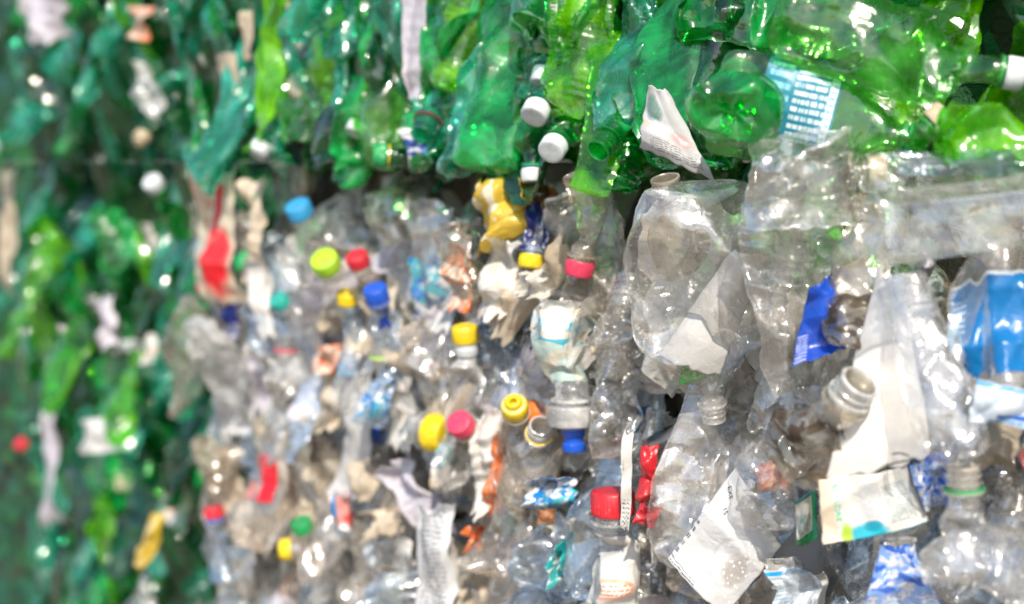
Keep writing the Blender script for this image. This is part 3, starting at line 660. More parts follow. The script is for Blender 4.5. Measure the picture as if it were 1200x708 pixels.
lettering(o, sf, cn, 'SC', .25, .60, .12, PI / 2, 'c_black', .9)
film('red ribbed sleeve', 'red ribbed plastic sleeve between white letter strip and upright pleated bottle', [(752, 522), (772, 522), (766, 590), (746, 588)], 'p_redrib', .085, .4, .002, .012, .004, 88, 'sleeve', 'plastic_sleeve')
film('red torn flap', 'torn red plastic flap below the red ribbed sleeve', [(750, 588), (776, 592), (768, 618), (744, 612)], 'c_red', .088, .4, .002, .03, .005, 89, 'film')
bottle('red capped printed bottle', 'white printed bottle with deep red cap left of the white letter strip', (722, 740), (718, 578), 42, 'milky', .07, .4, .6, 90, (('cap', 'c_red'),), nscale=1.15, dents=6, lab=((.12, .72, *FRONT, 'p_orangewhite'),))
bottle('white tube bottle', 'white tube shaped bottle rising from the bottom edge beside diamond label', (940, 740), (925, 655), 38, 'milky', .08, .2, .6, 91, (), lab=((.05, .85, *FRONT, 'p_bluetab'),))
bottle('grey shoulder bottle', 'greyish clear bottle shoulder rising round the red capped printed bottle', (700, 700), (715, 530), 84, 'blueclear', .045, .4, .5, 92, (), 'round', dents=8, cr=.0016)
bottle('pink-red capped bottle', 'crumpled grey bottle with pinkish red cap tilted right under the seam', (690, 200), (682, 322), 54, 'grey', .055, .45, .45, 93, (('cap', 'c_pinkred'),), nscale=1.25, dents=14, cr=.003, bend=.3)
bottle('teal blotched bottle', 'dirty bottle wrapped in beige label with teal blotches above a sports cap', (668, 350), (672, 500), 92, 'milky', .06, .4, .5, 94, (('sport', 'milky'), ('nozzle', 'c_blue')), nscale=1.15, dents=10, lab=((.05, .66, PI * .9, PI * 2.1, 'p_tealblob', .015),))
bottle('greenish dirty bottle', 'grey green dirty bottle below the pinkish red cap', (668, 430), (690, 300), 72, 'grey', .035, .5, .4, 95, (), 'round', dents=14)
bottle('five lobed clear foot', 'clear bottle foot with star creases right of beige teal-blotched label', (722, 410), (735, 330), 70, 'clear', .06, .3, .6, 96, (), 'bubble', -.6, dents=6)
bottle('glinting clear bottle', 'clear bottle with bright glints right of the blue sports nozzle', (722, 535), (716, 410), 72, 'clear', .055, .4, .5, 97, (), 'panel', dents=12)
bottle('yellow holed cap', 'bottle with yellow cap pierced by a round hole facing out', (612, 560), (612, 464), 46, 'grey', .055, .2, .5, 98, (('donut', 'c_yellow'),), tilt=.85, nscale=1.25)
bottle('orange capped bottle', 'bottle with flat orange cap between yellow holed cap and sports nozzle', (590, 510), (634, 480), 40, 'grey', .06, .2, .5, 99, (('cap', 'c_orange'),), tilt=.1, nscale=1.)
bottle('white-yellow ringed mouth', 'open bottle mouth with white and yellow rings left of the sports cap', (622, 540), (638, 494), 40, 'milky', .07, .2, .6, 100, (('ring', 'c_yellow'),), tilt=.8, nscale=1.25)
film('crumpled white film', 'crumpled white film hanging in the middle below the yellow film', [(575, 280), (610, 285), (602, 370), (552, 380)], 'p_foil', .07, .5, .006, .03, .006, 101, ragged=.10)
film('small white crumple', 'small crumpled white scrap left of greenish dirty bottle', [(612, 320), (640, 312), (642, 350), (606, 345)], 'p_foil', .06, .5, .006, .025, 0, 102, ragged=.08)
film('yellow film', 'crumpled yellow film draped under the seam', [(558, 212), (618, 208), (632, 262), (560, 300)], 'p_yellow', .07, .5, .006, .035, .008, 103, ragged=.09)
film('navy film', 'dark navy film peeking out right of the yellow film', [(610, 235), (642, 240), (645, 292), (618, 290)], 'p_navy', .045, .5, .004, .03, 0, 104)
bottle('yellow end bottle', 'bottle with small yellow cap under the dark navy film', (628, 225), (625, 312), 30, 'blueclear', .05, .5, .5, 105, (('cap', 'c_yellow'),), tilt=.2, nscale=.9)
film('dark red scrap', 'dark brownish red film tucked under the seam right of yellow film', [(622, 215), (655, 220), (652, 262), (632, 258)], 'p_brown', .03, .5, .004, .03, 0, 106)
film('orange patterned film', 'orange and cream patterned film left of crumpled white film', [(522, 285), (552, 290), (550, 368), (526, 362)], 'p_orangeflake', .06, .6, .004, .03, 0, 107, ragged=.06)
bottle('yellow-white capped bottle', 'bottle neck down ending in tall yellow cap with white collar', (540, 260), (549, 372), 44, 'grey', .055, .6, .45, 108, (), nscale=1.1, dents=10)
bottle('tall yellow cap', 'upturned bottle with tall ridged yellow cap over a white collar', (551, 500), (549, 392), 44, 'milky', .065, .5, .5, 109, (('tall', 'c_yellow'), ('collar', 'c_white')), nscale=.70, dents=8, tilt=.15)
bottle('red ringed bottle', 'grey bottle with thin red neck ring pointing down, mid left of yellow cap', (480, 380), (515, 445), 54, 'grey', .05, .5, .5, 110, (('ring', 'c_pinkred'),), nscale=1.3)
bottle('lime capped bottle', 'bottle with round lime green cap facing out in blurred clear bale', (410, 400), (402, 300), 50, 'clear', .06, .3, .5, 111, (('cap', 'c_limecap'),), tilt=.85, nscale=1.5)
bottle('dark red capped bottle', 'bottle with small dark red cap right of the lime green cap', (440, 390), (432, 298), 34, 'grey', .05, .4, .5, 112, (('cap', 'c_red'),), tilt=.6, nscale=1.2)
bottle('small yellow cap', 'bottle with small yellow cap below the lime green cap', (408, 420), (415, 342), 34, 'blueclear', .05, .4, .5, 113, (('cap', 'c_yellow'),), tilt=.4, nscale=1.)
bottle('blue capped bottle', 'bottle with two-tone blue cap right of the small yellow cap', (456, 440), (452, 336), 42, 'blueclear', .055, .4, .5, 114, (('cap', 'c_blue'), ('ring', 'c_blue')), tilt=.5, nscale=1.25)
film('blue tab', 'blue film tab below the two-tone blue cap', [(440, 362), (458, 358), (456, 384), (444, 386)], 'p_blue', .065, .6, .002, .02, 0, 115)
bottle('lime ringed bottle', 'clear bottle with lime neck ring under the blue film tab', (448, 490), (448, 400), 48, 'clear', .05, .6, .5, 116, (('ring', 'c_limecap'),), nscale=1.4)
bottle('cyan printed bottle', 'clear bottle with cyan and white print left of the red ringed bottle', (450, 500), (452, 405), 44, 'blueclear', .055, .7, .5, 117, (), lab=((.1, .6, *FRONT, 'p_whiteblue'),))
bottle('red dome bottle', 'bottle with rounded red cap facing out between yellow cap and orange striped film', (570, 545), (546, 488), 40, 'grey', .06, .2, .5, 118, (('cap', 'c_pinkred'),), tilt=.9, nscale=1.25)
bottle('mid yellow capped bottle', 'bottle with yellow cap pointing right, left of rounded red cap', (470, 500), (524, 508), 40, 'milky', .06, .3, .5, 119, (('cap', 'c_yellow'),), tilt=.3, nscale=1.2)
film('teal tatter', 'teal film tatter under the yellow cap pointing right', [(514, 520), (532, 518), (528, 545), (516, 548)], 'p_tealfilm', .055, .5, .003, .02, 0, 120)
film('white foil wrap', 'silvery white wrapper hanging left of the orange striped film', [(560, 482), (590, 475), (578, 600), (552, 600)], 'p_foil', .06, .6, .005, .03, .006, 121, ragged=.06)
film('orange strip film', 'bright orange film strip beside the silvery white wrapper', [(578, 512), (590, 510), (586, 600), (566, 602)], 'p_orange', .066, .6, .003, .03, 0, 122, ragged=.05)
film('orange patch', 'faded orange film patch above dark grey gap, lower middle', [(545, 618), (568, 615), (566, 648), (546, 645)], 'p_orange', .055, .6, .003, .02, 0, 123, ragged=.08)
bottle('bulging grey bottle', 'bulging grey bottle crossing diagonally right of the faded orange patch', (590, 670), (630, 520), 70, 'grey', .055, .6, .5, 124, (), 'round', dents=7, bend=.3)
film('blue white scrap', 'crumpled blue and white label scrap upper left of red capped printed bottle', [(622, 560), (668, 555), (676, 590), (618, 605)], 'p_whiteblue', .07, .45, .006, .025, .004, 125, ragged=.08)
bottle('dusty blue bottle', 'bluish dusty bottle below the crumpled blue and white scrap', (640, 690), (655, 585), 86, 'blueclear', .055, .45, .5, 126, (), 'round', dents=8)
film('brown rust patch', 'rust brown film patch on the bluish dusty bottle', [(628, 598), (652, 596), (650, 614), (630, 614)], 'p_brown', .088, .45, .001, .02, 0, 127)
film('teal wave film', 'teal film curling under the bluish dusty bottle', [(640, 655), (672, 620), (672, 660), (648, 690)], 'p_tealfilm', .08, .45, .004, .02, 0, 128, ragged=.06)
film('tall white strip', 'tall white printed strip at the bottom, lower middle of clear bale', [(490, 592), (528, 590), (532, 725), (488, 725)], 'p_barlabel', .06, .7, .003, .04, .006, 129, 'label', 'paper_label', ragged=.05)
film('cream crumpled film', 'cream crumpled film left of the tall white strip', [(430, 600), (472, 590), (470, 622), (436, 632)], 'p_cream', .06, .6, .005, .03, 0, 130, ragged=.08)
film('tan folded film', 'tan folded film under the cream crumpled film', [(438, 668), (462, 660), (480, 705), (462, 712)], 'p_cream', .06, .6, .004, .03, 0, 131, ragged=.06)
# left end of the clear bale, far out of focus
film('red cream label', 'large cream label printed red, at the upper left corner of the clear bale', [(228, 200), (282, 196), (272, 358), (230, 350)], 'p_redcream', .085, .8, .005, .05, .012, 132, 'label', 'paper_label', ragged=.05)
bottle('grey hanging bottle', 'grey clear bottle hanging neck down past the left end of clear bale', (248, 350), (190, 490), 62, 'grey', .10, .3, .45, 133, (), 'round', dents=10, nscale=1.2)
bottle('second hanging bottle', 'clear bottle hanging below the cream red label, inside the left end', (250, 372), (268, 510), 58, 'milky', .085, .5, .45, 134, (), 'round', dents=10)
film('dark navy strip', 'dark navy strip under the cream red label', [(262, 350), (280, 350), (278, 398), (262, 402)], 'p_navy', .055, .6, .002, .02, 0, 135)
bottle('red labelled bottle', 'greyish bottle with bright red label wrapped at its middle, left of centre low', (318, 640), (316, 460), 50, 'grey', .06, .7, .5, 136, (), lab=((.30, .60, PI * 1.0, PI * 1.75, 'p_red'),))
bottle('yellow capped low bottle', 'bottle with bright yellow cap pointing left near the bottom', (400, 640), (334, 642), 44, 'clear', .06, .3, .5, 137, (('cap', 'c_yellow'),), tilt=.25, nscale=1.25)
bottle('green capped low bottle', 'bottle with green cap touching the bright low yellow cap', (372, 680), (360, 608), 34, 'clear', .055, .4, .5, 138, (('cap', 'c_greencap'),), tilt=.4, nscale=1.)
bottle('red and blue ringed bottle', 'bottle with red cap and blue neck ring at the lower left end', (262, 680), (250, 595), 50, 'blueclear', .06, .4, .5, 139, (('cap', 'c_red'), ('ring', 'c_blue')), nscale=1.3)
bottle('round end bottle', 'grey bottle end on at the left edge of clear bale above the red cap', (240, 548), (290, 530), 78, 'grey', .06, .2, .7, 140, (), 'round', -.5, dents=5)
bottle('blue inside cap', 'clear bottle with blue cap under the seam at the left', (372, 330), (366, 240), 50, 'clear', .0, .5, .5, 141, (('cap', 'c_sky'),), tilt=.6, nscale=1.5)
bottle('green dot cap', 'bottle with small green cap below the blue cap at left', (370, 400), (340, 348), 40, 'clear', .055, .4, .5, 142, (('cap', 'c_teal_cap'),), tilt=.8, nscale=.9)
bottle('low red ring bottle', 'clear bottle with pinkish red ring below the small green cap', (334, 480), (336, 392), 48, 'clear', .055, .6, .5, 143, (('ring', 'c_pinkred'),), nscale=1.5)
film('orange scrap', 'orange and tan scrap right of the pinkish red ring', [(368, 404), (396, 404), (396, 436), (372, 440)], 'p_orangeflake', .055, .6, .003, .02, 0, 144)
film('tricolour label', 'small blue, pink and red label near the green low cap', [(386, 580), (412, 575), (414, 622), (390, 618)], 'p_tri', .06, .6, .003, .03, 0, 145, 'label', 'paper_label')
film('tan striped film', 'tan gold strip of film right of the cream red label', [(288, 215), (304, 212), (312, 330), (292, 332)], 'p_cream', .045, .8, .005, .03, .004, 146, ragged=.06)
film('amber film', 'translucent amber brown film between the tricolour label and cyan printed bottle', [(408, 540), (440, 535), (440, 585), (412, 590)], 'p_beige', .045, .7, .004, .03, 0, 147)
film('seam clear fold', 'long crumpled clear fold along the seam at the right', [(985, 178), (1215, 186), (1215, 226), (1000, 222)], 'clean', .03, .15, .006, .03, .008, 190, ragged=.08)
film('upper seam fold', 'bubbly clear fold squeezed under the crumpled lime bottle', [(1050, 178), (1210, 176), (1205, 204), (1060, 206)], 'blueclear', .045, .15, .006, .02, .008, 191, ragged=.1)
film('left seam fold', 'dusty grey film squeezed under the teal labelled bottle', [(905, 168), (1010, 180), (1005, 226), (900, 224)], 'grey', .02, .15, .006, .03, .006, 192, ragged=.1)
bottle('small beige cap', 'bottle with small beige cap squeezed at the seam right of lobed clear foot', (985, 204), (1036, 200), 30, 'grey', .055, .15, .55, 193, (('cap', 'c_beige'),), nscale=.9)
bottle('pinkish cap', 'bottle with dull pinkish beige cap between green screw cap and lime bottle', (1065, 170), (1108, 134), 30, 'pale', .04, .15, .55, 194, (('cap', 'c_beige'),), nscale=.85)
film('clear bulge', 'crumpled glossy clear plastic bulging up over the seam below the teal label', [(880, 158), (1002, 150), (1008, 262), (872, 270)], 'clean', .11, .15, .0065, .035, .02, 196, ragged=.025)
# wire end
def wire(pts, r, label):
    n = len(pts); P = np.array([wall_pt(x, y, o) for x, y, o in pts]); V = []
    ctr = P.mean(0)
    k = 8
    for i in range(n):
        d = P[min(i + 1, n - 1)] - P[max(i - 1, 0)]; d /= np.linalg.norm(d)
        a = np.cross(d, [0, 0, 1]); a /= np.linalg.norm(a); b = np.cross(d, a)
        for j in range(k): V.append(P[i] + r * (math.cos(2 * PI * j / k) * a + math.sin(2 * PI * j / k) * b) - ctr)
    o = link('baling_wire', mesh_from('baling_wire', np.array(V), lattice(k, n), M['c_black'])); o.location = ctr
    tag(o, label, 'wire'); ALL.append((o, 'wire end', ctr))
wire([(1040, 545, .09), (1052, 542, .098), (1062, 540, .1), (1069, 538, .1), (1064, 534, .1), (1055, 531, .098), (1046, 532, .09)], .0006, 'thin black bent wire end sticking out above the nutrition label')
# ================================================================== GREEN BALES FAR LEFT
FARL = -.16
film('grey rag', 'grey white rag at the top of the far left green bale', [(30, -10), (78, -10), (66, 50), (30, 50)], 'p_lav', FARL + .05, .7, .006, .04, .01, 160, 'rag', 'plastic_film', ragged=.08)
film('orange tan block', 'orange tan scrap near the top of far left green bale', [(155, 8), (175, 8), (172, 48), (155, 45)], 'p_orangeflake', FARL + .05, .7, .004, .03, .006, 161)
bottle('pale grey strip bottle', 'pale grey bottle crushed to a strip in the far left green bale', (192, 140), (150, 80), 34, 'milky', FARL + .06, .6, .4, 162, (), bend=.3)
bottle('far lime bottle', 'upright yellow lime bottle at the far left edge', (32, 420), (38, 270), 30, 'lime', FARL + .06, .8, .45, 163, (), 'spiral')
bottle('far second lime bottle', 'lime bottle beside the left end of the clear bale', (150, 520), (150, 410), 44, 'lime', FARL + .06, .7, .45, 164, ())
film('far grey label', 'pale grey label flap low in the far left green bale', [(98, 492), (128, 488), (150, 528), (92, 532)], 'p_white', FARL + .06, .7, .003, .04, 0, 165, 'label', 'paper_label')
film('far yellow strip', 'yellow film strip low in the far left green bale', [(178, 602), (195, 606), (172, 668), (155, 660)], 'p_yellow', FARL + .06, .7, .003, .04, 0, 166)
bottle('far white round cap', 'green bottle with round white cap facing out at the far left seam', (210, 280), (200, 212), 40, 'emerald', FARL + .06, .3, .5, 167, (('cap', 'c_white'),), tilt=.9, nscale=1.4)
bottle('far tan ringed bottle', 'green bottle with tan cap above the far left seam', (190, 110), (182, 166), 36, 'deep', FARL + .06, .3, .5, 168, (('donut', 'c_beige'),), tilt=.9, nscale=1.3)
bottle('far red capped bottle', 'green bottle with small red cap at the far left edge', (60, 560), (38, 514), 34, 'teal', FARL + .06, .3, .5, 169, (('cap', 'c_red'),), tilt=.8, nscale=1.0)
bottle('far pale bottle', 'pale bottle shoulder at the bottom of the far left bale', (168, 760), (160, 668), 52, 'milky', FARL + .07, .5, .55, 170, ())
film('far lilac strip', 'long lilac grey strip at the lower far left edge', [(52, 490), (66, 490), (66, 612), (48, 612)], 'p_lav', FARL + .06, .8, .004, .03, 0, 171, 'label', 'paper_label', ragged=.08)
film('far beige ribbon', 'beige ribbon hanging from the far left seam', [(0, 205), (14, 205), (16, 345), (4, 345)], 'p_beige', FARL + .06, .8, .004, .03, 0, 172, 'label', 'paper_label', ragged=.08)
bottle('far left white capped bottle', 'bottle with large white cap on the far left edge above the seam', (40, 120), (8, 175), 44, 'teal', FARL + .06, .3, .5, 173, (('cap', 'c_white'),), tilt=.8, nscale=1.5)
film('far grey scrap', 'pale scrap with pink spot in the middle of far left bale', [(108, 350), (128, 345), (142, 412), (118, 405)], 'p_lav', FARL + .06, .8, .005, .03, 0, 174, ragged=.08)
# ------------------------------------------------------------------ packing bottles between them
g = np.random.RandomState(5)
PROTO = []
for i in range(20):
    L = g.uniform(.17, .25); R = g.uniform(.030, .042)
    c = Crush(L, R, g.uniform(.16, .42), int(g.randint(11, 20)), g.uniform(.45, .75), g.uniform(.003, .0065), g.uniform(.03, .055), g.uniform(-.6, .6), g.uniform(-.8, .8), g.choice([0, 0, .08]), 500 + i, soft=i >= 6)
    st = ['round', 'ribbed', 'panel', 'bubble', 'spiral', 'round'][i % 6]
    V, Fc = bottle_body(c, st, 46, 60, .0135, i)
    body = mesh_from('body', V, Fc, M['clear'])
    labs = []
    for z0, z1, t0, t1 in ((.25, .6, PI * .7, PI * 2.3), (.3, .5, PI * 1., PI * 1.9), (.2, .7, PI * 1.2, PI * 1.8)):
        V, Fc, uv = sleeve(c, z0, z1, t0, t1, 'round', out=.0013, ragged=.02, seed=i, nu=30, nv=20)
        labs.append(mesh_from('label', V, Fc, M['p_white'], uv, 30))
    PROTO.append((c, body, labs))

CLEAR_PAL = [('clear', 'clear', 40), ('clean', 'shiny clear', 22), ('blueclear', 'bluish clear', 18), ('grey', 'dusty grey', 10), ('milky', 'milky', 7), ('brown', 'brown stained', 5)]
GREEN_PAL = [('emerald', 'emerald', 40), ('teal', 'teal', 30), ('deep', 'dark green', 20), ('lime', 'lime', 8), ('pale', 'pale green', 8)]
FAR_PAL = [('deep', 'dark green', 40), ('emerald', 'emerald', 24), ('teal', 'teal', 32), ('lime', 'lime', 4)]
LAB_PAL = [('p_white', 'white label'), ('p_bluemix', 'blue patched label'), ('p_cream', 'cream label'), ('p_lav', 'pale lilac label'), ('p_orangewhite', 'white and orange label'), ('p_whiteblue', 'blue scrap label'), ('p_beige', 'beige label'), ('p_foil', 'silvery label'), ('p_foil', 'silvery label'), ('p_white', 'white label')]
CAP_PAL = [('c_white', 'white cap'), ('c_white', 'white cap'), ('c_blue', 'blue cap'), ('c_sky', 'light blue cap'), ('c_white', 'white cap'), ('c_greencap', 'green cap')]
def pick(pal):
    w = np.array([p[2] for p in pal], float); return pal[g.choice(len(pal), p=w / w.sum())]

FILL = []
def filler(p, pal, along_bias, lab_p, cap_p, group, cap_pal=CAP_PAL):
    capped = g.rand() < cap_p
    c, body, labs = PROTO[g.randint(6) if capped else g.randint(6, len(PROTO))]
    mk, cname, _ = pick(pal)
    if pal is GREEN_PAL and project(p)[0] < 400 and g.rand() < .65: mk, cname = 'teal', 'teal'
    root = link('plastic_bottle', None)
    px = project(p)[0]
    f = g.uniform(.1, .5) if px > 900 else g.uniform(.3, 1.15); n = facing(f)
    green = group.endswith('green bale') or 'far' in group
    n = n + np.array([0, 0, g.uniform(-.3, .3)]); n /= np.linalg.norm(n)
    roll = g.normal(0, .14 if green else .22) + (PI if g.rand() < .5 else 0) + (g.choice([-1, 1]) * PI / 2 if g.rand() < .13 and not (green and px < 720) else 0)
    hz = np.cross([0, 0, 1], n); hz /= np.linalg.norm(hz); up = np.cross(n, hz)
    ax = up * math.cos(roll) + hz * math.sin(roll)
    if not capped: ax = ax - n * g.uniform(.1, .6); ax /= np.linalg.norm(ax)
    xa = np.cross(-n, ax); xa /= np.linalg.norm(xa); ya = np.cross(ax, xa)
    sc = g.uniform(.85, 1.15) * (1.12 if px > 640 or green else 1.)
    root.matrix_world = frame_matrix(p - ax * c.L * sc / 2, xa, ya, ax) @ Matrix.Scale(sc, 4)
    if not capped and px < 640: root.matrix_world = root.matrix_world @ Matrix.Diagonal((.78, .9, 1.28, 1))
    link('body', body, root, M[mk])
    feat = []
    if g.rand() < lab_p:
        lm, ln = LAB_PAL[g.randint(len(LAB_PAL))]
        link('label', labs[g.randint(3)], root, M[lm]); feat.append(ln)
    if capped:
        cm, cn_ = cap_pal[g.randint(len(cap_pal))]
        o = link('cap', cap_mesh('cap', cm), root); o.matrix_local = frame_matrix(*neck_frame(c)); feat.append(cn_)
    r = roll % PI
    pose = 'lying' if abs(r - PI / 2) < .6 else ('upright' if math.cos(roll) > 0 else 'upturned')
    tag(root, None, 'bottle', group)
    FILL.append((root, p, cname, pose, feat))
def wall_sz(s, z, depth=0.): return A_PT + ALONG * s + np.array([0, 0, z]) + NORM * depth
def scatter(s0, s1, z0, z1, n, depth, fn, box, mind):
    pts = []; tries = 0
    while len(pts) < n and tries < 6000:
        tries += 1
        s, z = g.uniform(s0, s1), g.uniform(z0, z1)
        p = wall_sz(s, z); dd = depth(project(p)[0]) if callable(depth) else depth
        p = wall_sz(s, z, dd + g.uniform(-.022, .012))
        x, y = project(p)
        if not (box[0] < x < box[1] and box[2] < y < box[3]): continue
        if any((s - a) ** 2 * 2.2 + (z - b) ** 2 * .6 < mind ** 2 for a, b in pts): continue
        pts.append((s, z)); fn(p)
    return len(pts)
k1 = scatter(-.08, 1.27, -.78, -.115, 100, lambda x: -.045 if x > 700 else -.015, lambda p: filler(p, CLEAR_PAL, 1, .30 if project(p)[0] > 640 else .55, .14, 'crushed bottles packed in the clear bale'), (215, 1300, 190, 800), .048)
scatter(.42, 1.30, .08, .34, 26, .012, lambda p: filler(p, GREEN_PAL, 1, .10, .05, 'crushed bottles packed in the upper green bale', CAP_PAL[:2]), (190, 660, -110, 190), .05)
k2 = scatter(-.08, 1.30, .085, .34, 48, lambda x: -.10 if x > 1000 else -.045 if x > 700 else 0., lambda p: filler(p, GREEN_PAL, 1, .14, .10, 'crushed bottles packed in the upper green bale', CAP_PAL[:2]), (180, 1300, -110, 195), .05)
k3 = scatter(1.30, 2.5, -1.1, -.085, 74, FARL, lambda p: filler(p, FAR_PAL, 1, .14, .07, 'crushed bottles packed in the far left bale', CAP_PAL[:2]), (-60, 270, 190, 800), .065)
k4 = scatter(1.34, 2.5, .10, .55, 38, FARL, lambda p: filler(p, FAR_PAL, 1, .14, .07, 'crushed bottles packed in the far upper bale', CAP_PAL[:2]), (-60, 215, -110, 195), .065)
FPAL_CLEAR = [('clean', 'glossy clear', 40), ('clear', 'clear', 25), ('blueclear', 'bluish clear', 10), ('p_foil', 'silvery', 8), ('p_white', 'white', 8), ('p_lav', 'pale lilac', 5), ('p_cream', 'cream', 7)]
FPAL_LEFT = [('clear', 'clear', 22), ('milky', 'milky', 14), ('p_foil', 'silvery', 16), ('p_white', 'white', 14), ('p_lav', 'pale lilac', 12), ('p_cream', 'cream', 14), ('p_beige', 'beige', 8)]
def loose(p, pal):
    x, y = project(p); mk, cname, _ = pick(pal)
    h = (g.uniform(60, 130) if x > 640 else g.uniform(110, 200)) * (1.2 / max(.9, p[1])); wd = h * (g.uniform(.3, .62) if x > 640 else g.uniform(.2, .38)); a = g.normal(0, .35); c, s = math.cos(a), math.sin(a)
    t = g.uniform(.5, 1.)
    pts = [(x + u * c - v * s, y + u * s + v * c) for u, v in ((-wd / 2 * t, -h / 2), (wd / 2, -h / 2 * g.uniform(.8, 1)), (wd / 2 * t, h / 2), (-wd / 2, h / 2 * g.uniform(.8, 1)))]
    o, sf, cn = film('', '', pts, mk, 0., g.uniform(.3, .9), g.uniform(.004, .008) if x > 640 else g.uniform(.003, .005), .03, g.uniform(-.004, .014), int(g.randint(9999)), n=34, ragged=.05)
    ALL.pop(); o.location = Vector(p) ; del_keys(o)
    o['category'] = 'film'; o['group'] = 'loose crumpled films in the clear bale'
    FILL.append((o, np.array(p), cname, 'film', []))
def del_keys(o):
    for q in ('label',):
        if q in o: del o[q]
scatter(-.2, .62, -.5, -.07, 34, .012, lambda p: loose(p, FPAL_CLEAR), (600, 1300, 205, 760), .05)
scatter(.5, 1.25, -.7, -.10, 40, .015, lambda p: loose(p, FPAL_LEFT), (225, 640, 205, 760), .055)
print('fillers', k1, k2, k3, k4)

# labels that single each one out: its look plus the nearest landmark
def where(p, q):
    x, y = project(p); u, v = project(q); dx, dy = x - u, y - v
    if math.hypot(dx, dy) < 22: return 'behind'
    if abs(dx) > 2 * abs(dy): return 'right of' if dx > 0 else 'left of'
    if abs(dy) > 2 * abs(dx): return 'below' if dy > 0 else 'above'
    return ('lower ' if dy > 0 else 'upper ') + ('right of' if dx > 0 else 'left of')
used = set()
marks = [(r, s, np.array(c)) for r, s, c in ALL]
FEATW = ('bare', 'creased', 'flattened', 'dented', 'pinched', 'folded')
for root, p, cname, pose, feat in FILL:
    x, y = project(p)
    near = sorted(marks, key=lambda m: math.hypot(project(m[2])[0] - x, project(m[2])[1] - y))
    ft = (' with ' + ' and '.join(feat)) if feat else ' with no cap'
    for m in near[:12]:
        t = f"{cname} crushed {pose} bottle{ft}, {where(p, m[2])} the {m[1]}" if pose != 'film' else f"crumpled {cname} film scrap, {where(p, m[2])} the {m[1]}"
        if len(t.split()) > 16: t = f"{cname} bottle{ft}, {where(p, m[2])} the {m[1]}"
        if len(t.split()) <= 16 and t not in used: break
    used.add(t); root['label'] = t

# ------------------------------------------------------------------ the mass deeper in the bales, which nobody could count
def deep_mass(name, label, s0, s1, z0, z1, n, depth, mats, seed):
    gg = np.random.RandomState(seed); Vs, Fs, mi = [], [], []; off = 0
    protos = []
    for i in range(7):
        c = Crush(gg.uniform(.16, .24), gg.uniform(.032, .044), gg.uniform(.25, .5), 12, .5, .004, .04, gg.uniform(-.5, .5), gg.uniform(-.6, .6), 0, 900 + seed * 10 + i)
        protos.append(bottle_body(c, ['round', 'panel', 'ribbed'][i % 3], 24, 30, .0135, i))
    for i in range(n):
        V, Fc = protos[gg.randint(7)]
        ang = gg.normal(0, .6); ry = gg.uniform(-1.3, 1.3)
        Rm = np.array((Matrix.Rotation(-WALL_ANG + ry, 3, 'Z') @ Matrix.Rotation(ang + (PI if gg.rand() < .5 else 0), 3, 'Y')))
        p = wall_sz(gg.uniform(s0, s1), gg.uniform(z0, z1), depth + gg.uniform(-.04, .0))
        Vs.append((V - [0, 0, .1]) @ Rm.T + p); Fs.append(np.asarray(Fc) + off); off += len(V); mi += [gg.randint(len(mats))] * len(Fc)
    me = mesh_from(name, np.concatenate(Vs), np.concatenate(Fs), None)
    for m in mats: me.materials.append(M[m])
    me.polygons.foreach_set('material_index', np.array(mi, np.int32)); me.update()
    return tag(link(name, me), label, None, None, 'stuff')
deep_mass('clear_plastic_mass', 'packed mass of crushed clear plastic deep inside the lower bale', -.3, 1.24, -.85, -.06, 150, -.05, ['milky', 'milky', 'p_white', 'p_foil', 'p_foil', 'grey', 'p_cream', 'p_white', 'p_white', 'p_beige'], 1)
deep_mass('green_plastic_mass', 'packed mass of crushed green plastic deep inside the upper bale', -.3, 1.28, .07, .5, 90, -.05, ['emerald', 'deep', 'teal', 'pale', 'lime'], 2)
deep_mass('far_green_mass', 'packed mass of crushed green plastic deep inside the far left bales', 1.30, 2.7, -1.2, -.07, 120, -.22, ['emerald', 'deep', 'deep', 'teal', 'pale'], 3)
deep_mass('far_upper_mass', 'packed mass of crushed green plastic deep inside the far upper bale', 1.30, 2.7, -.0 + .07, .65, 70, -.22, ['emerald', 'deep', 'deep', 'teal', 'pale'], 4)

# solid heart of each bale: a crumpled block
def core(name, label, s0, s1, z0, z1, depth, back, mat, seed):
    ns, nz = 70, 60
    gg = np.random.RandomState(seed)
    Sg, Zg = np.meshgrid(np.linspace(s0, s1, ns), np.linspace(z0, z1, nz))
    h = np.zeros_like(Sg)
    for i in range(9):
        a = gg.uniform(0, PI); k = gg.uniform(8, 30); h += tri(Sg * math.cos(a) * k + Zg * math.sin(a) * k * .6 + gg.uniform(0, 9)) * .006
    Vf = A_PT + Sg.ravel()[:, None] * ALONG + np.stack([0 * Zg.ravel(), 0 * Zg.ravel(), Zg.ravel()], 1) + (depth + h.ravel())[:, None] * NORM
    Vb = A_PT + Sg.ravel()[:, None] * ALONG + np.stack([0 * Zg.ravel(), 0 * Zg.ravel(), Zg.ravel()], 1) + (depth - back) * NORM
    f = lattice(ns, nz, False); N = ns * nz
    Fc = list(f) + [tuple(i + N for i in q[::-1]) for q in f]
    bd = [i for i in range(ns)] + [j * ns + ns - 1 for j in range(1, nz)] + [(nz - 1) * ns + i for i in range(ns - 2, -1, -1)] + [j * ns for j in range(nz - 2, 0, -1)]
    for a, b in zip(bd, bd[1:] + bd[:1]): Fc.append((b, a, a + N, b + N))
    return tag(link(name, mesh_from(name, np.concatenate([Vf, Vb]), Fc, mat, None, 30)), label, None, None, 'stuff')
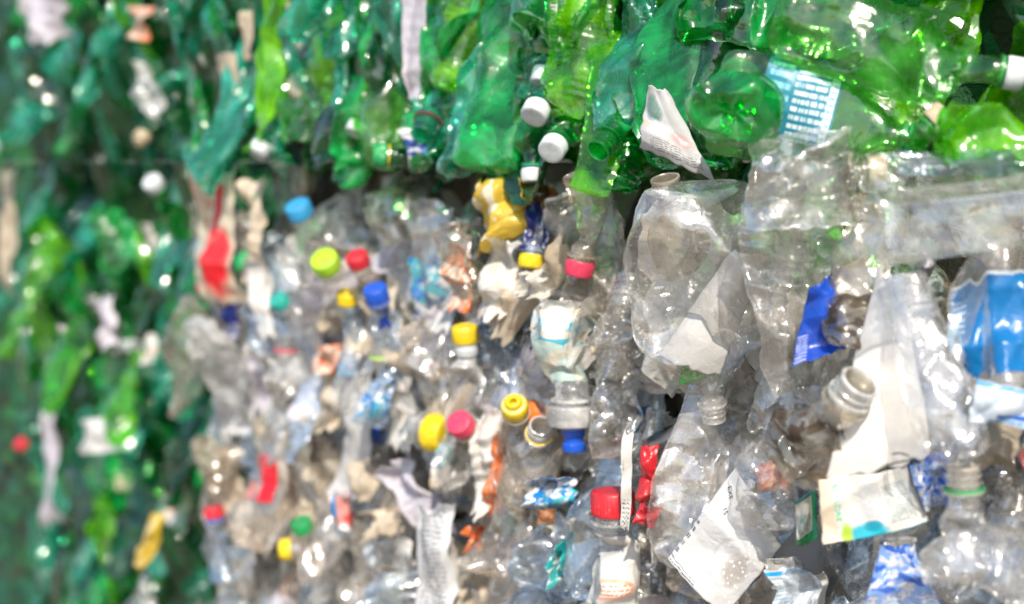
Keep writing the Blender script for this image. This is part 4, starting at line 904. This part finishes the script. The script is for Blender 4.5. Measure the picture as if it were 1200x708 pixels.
def core_mat(name, cols, rough):
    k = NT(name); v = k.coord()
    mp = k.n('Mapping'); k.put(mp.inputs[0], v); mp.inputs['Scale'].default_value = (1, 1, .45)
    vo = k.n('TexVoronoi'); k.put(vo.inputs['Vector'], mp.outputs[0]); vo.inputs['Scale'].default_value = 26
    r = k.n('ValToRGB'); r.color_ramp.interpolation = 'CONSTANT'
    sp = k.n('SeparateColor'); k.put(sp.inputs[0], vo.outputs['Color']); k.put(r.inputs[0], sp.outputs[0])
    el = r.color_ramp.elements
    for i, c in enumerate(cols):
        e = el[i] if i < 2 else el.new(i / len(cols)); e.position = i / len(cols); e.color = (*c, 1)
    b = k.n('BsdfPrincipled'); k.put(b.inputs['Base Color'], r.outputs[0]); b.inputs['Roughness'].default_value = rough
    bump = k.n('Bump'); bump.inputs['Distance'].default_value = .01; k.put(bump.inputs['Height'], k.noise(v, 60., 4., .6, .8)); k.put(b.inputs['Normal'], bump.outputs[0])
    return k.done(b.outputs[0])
CM = core_mat('clear_core', [(.20, .17, .13), (.07, .05, .035), (.30, .28, .25), (.16, .13, .10), (.045, .03, .02), (.24, .21, .17), (.15, .15, .155)], .85)  # cell colours darkened to paint crevice shade between the bottles
GM = core_mat('green_core', [(.006, .06, .02), (.01, .10, .04), (.005, .04, .018), (.015, .12, .03), (.01, .08, .06), (.025, .03, .015)], .9)  # greens kept dark, depth shade of the gaps put into the colour
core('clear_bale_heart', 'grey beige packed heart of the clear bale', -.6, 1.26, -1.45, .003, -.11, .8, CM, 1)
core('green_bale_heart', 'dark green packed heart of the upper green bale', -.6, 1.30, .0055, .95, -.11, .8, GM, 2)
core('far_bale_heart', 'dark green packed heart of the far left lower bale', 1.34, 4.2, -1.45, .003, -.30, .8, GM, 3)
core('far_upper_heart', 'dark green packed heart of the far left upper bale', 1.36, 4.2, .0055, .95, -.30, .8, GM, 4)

# ------------------------------------------------------------------ yard ground
k = NT('concrete_yard'); v = k.coord()
c = k.mixc(k.ramp(k.noise(v, 3., 6., .6), .35, .7), (.26, .22, .18), (.18, .15, .12))
b = k.n('BsdfPrincipled'); k.put(b.inputs['Base Color'], c); b.inputs['Roughness'].default_value = .85
gm = k.done(b.outputs[0])
gv = np.array([[-60, -60, 0], [60, -60, 0], [60, 60, 0], [-60, 60, 0]], float)
go = link('ground', mesh_from('ground', gv, [(0, 1, 2, 3)], gm, None, 0)); go.location = (0, 0, -1.46); go['kind'] = 'structure'

# ------------------------------------------------------------------ light
SUN_DIR = Vector((.05, -.85, .76)).normalized()      # towards the sun
elev = math.asin(SUN_DIR.z); azim = math.atan2(SUN_DIR.x, SUN_DIR.y)
w = bpy.data.worlds.new('World'); S.world = w; w.use_nodes = True
nt = w.node_tree; bg = nt.nodes['Background']
sky = nt.nodes.new('ShaderNodeTexSky'); sky.sky_type = 'NISHITA'; sky.sun_disc = False
sky.sun_elevation = elev; sky.sun_rotation = azim; sky.air_density = 1.; sky.dust_density = 1.2; sky.ozone_density = 1.
nt.links.new(sky.outputs[0], bg.inputs[0]); bg.inputs[1].default_value = .135
sd = bpy.data.lights.new('sun', 'SUN'); so = bpy.data.objects.new('sun', sd); COL.objects.link(so)
sd.energy = 3.3; sd.angle = math.radians(.6); sd.color = (1., .90, .77)
so.rotation_euler = SUN_DIR.to_track_quat('Z', 'Y').to_euler()

S.view_settings.view_transform = 'Standard'; S.view_settings.look = 'None'; S.view_settings.exposure = .82; S.view_settings.gamma = 1
S.render.engine = 'CYCLES'
cy = S.cycles
cy.max_bounces = 7; cy.transparent_max_bounces = 32; cy.diffuse_bounces = 3; cy.glossy_bounces = 3; cy.transmission_bounces = 4
cy.sample_clamp_indirect = 6.; cy.caustics_reflective = False
cy.use_denoising = True
try: cy.denoiser = 'OPENIMAGEDENOISE'; cy.denoising_input_passes = 'RGB_ALBEDO_NORMAL'
except Exception: pass
cy.use_adaptive_sampling = True; cy.adaptive_threshold = .03
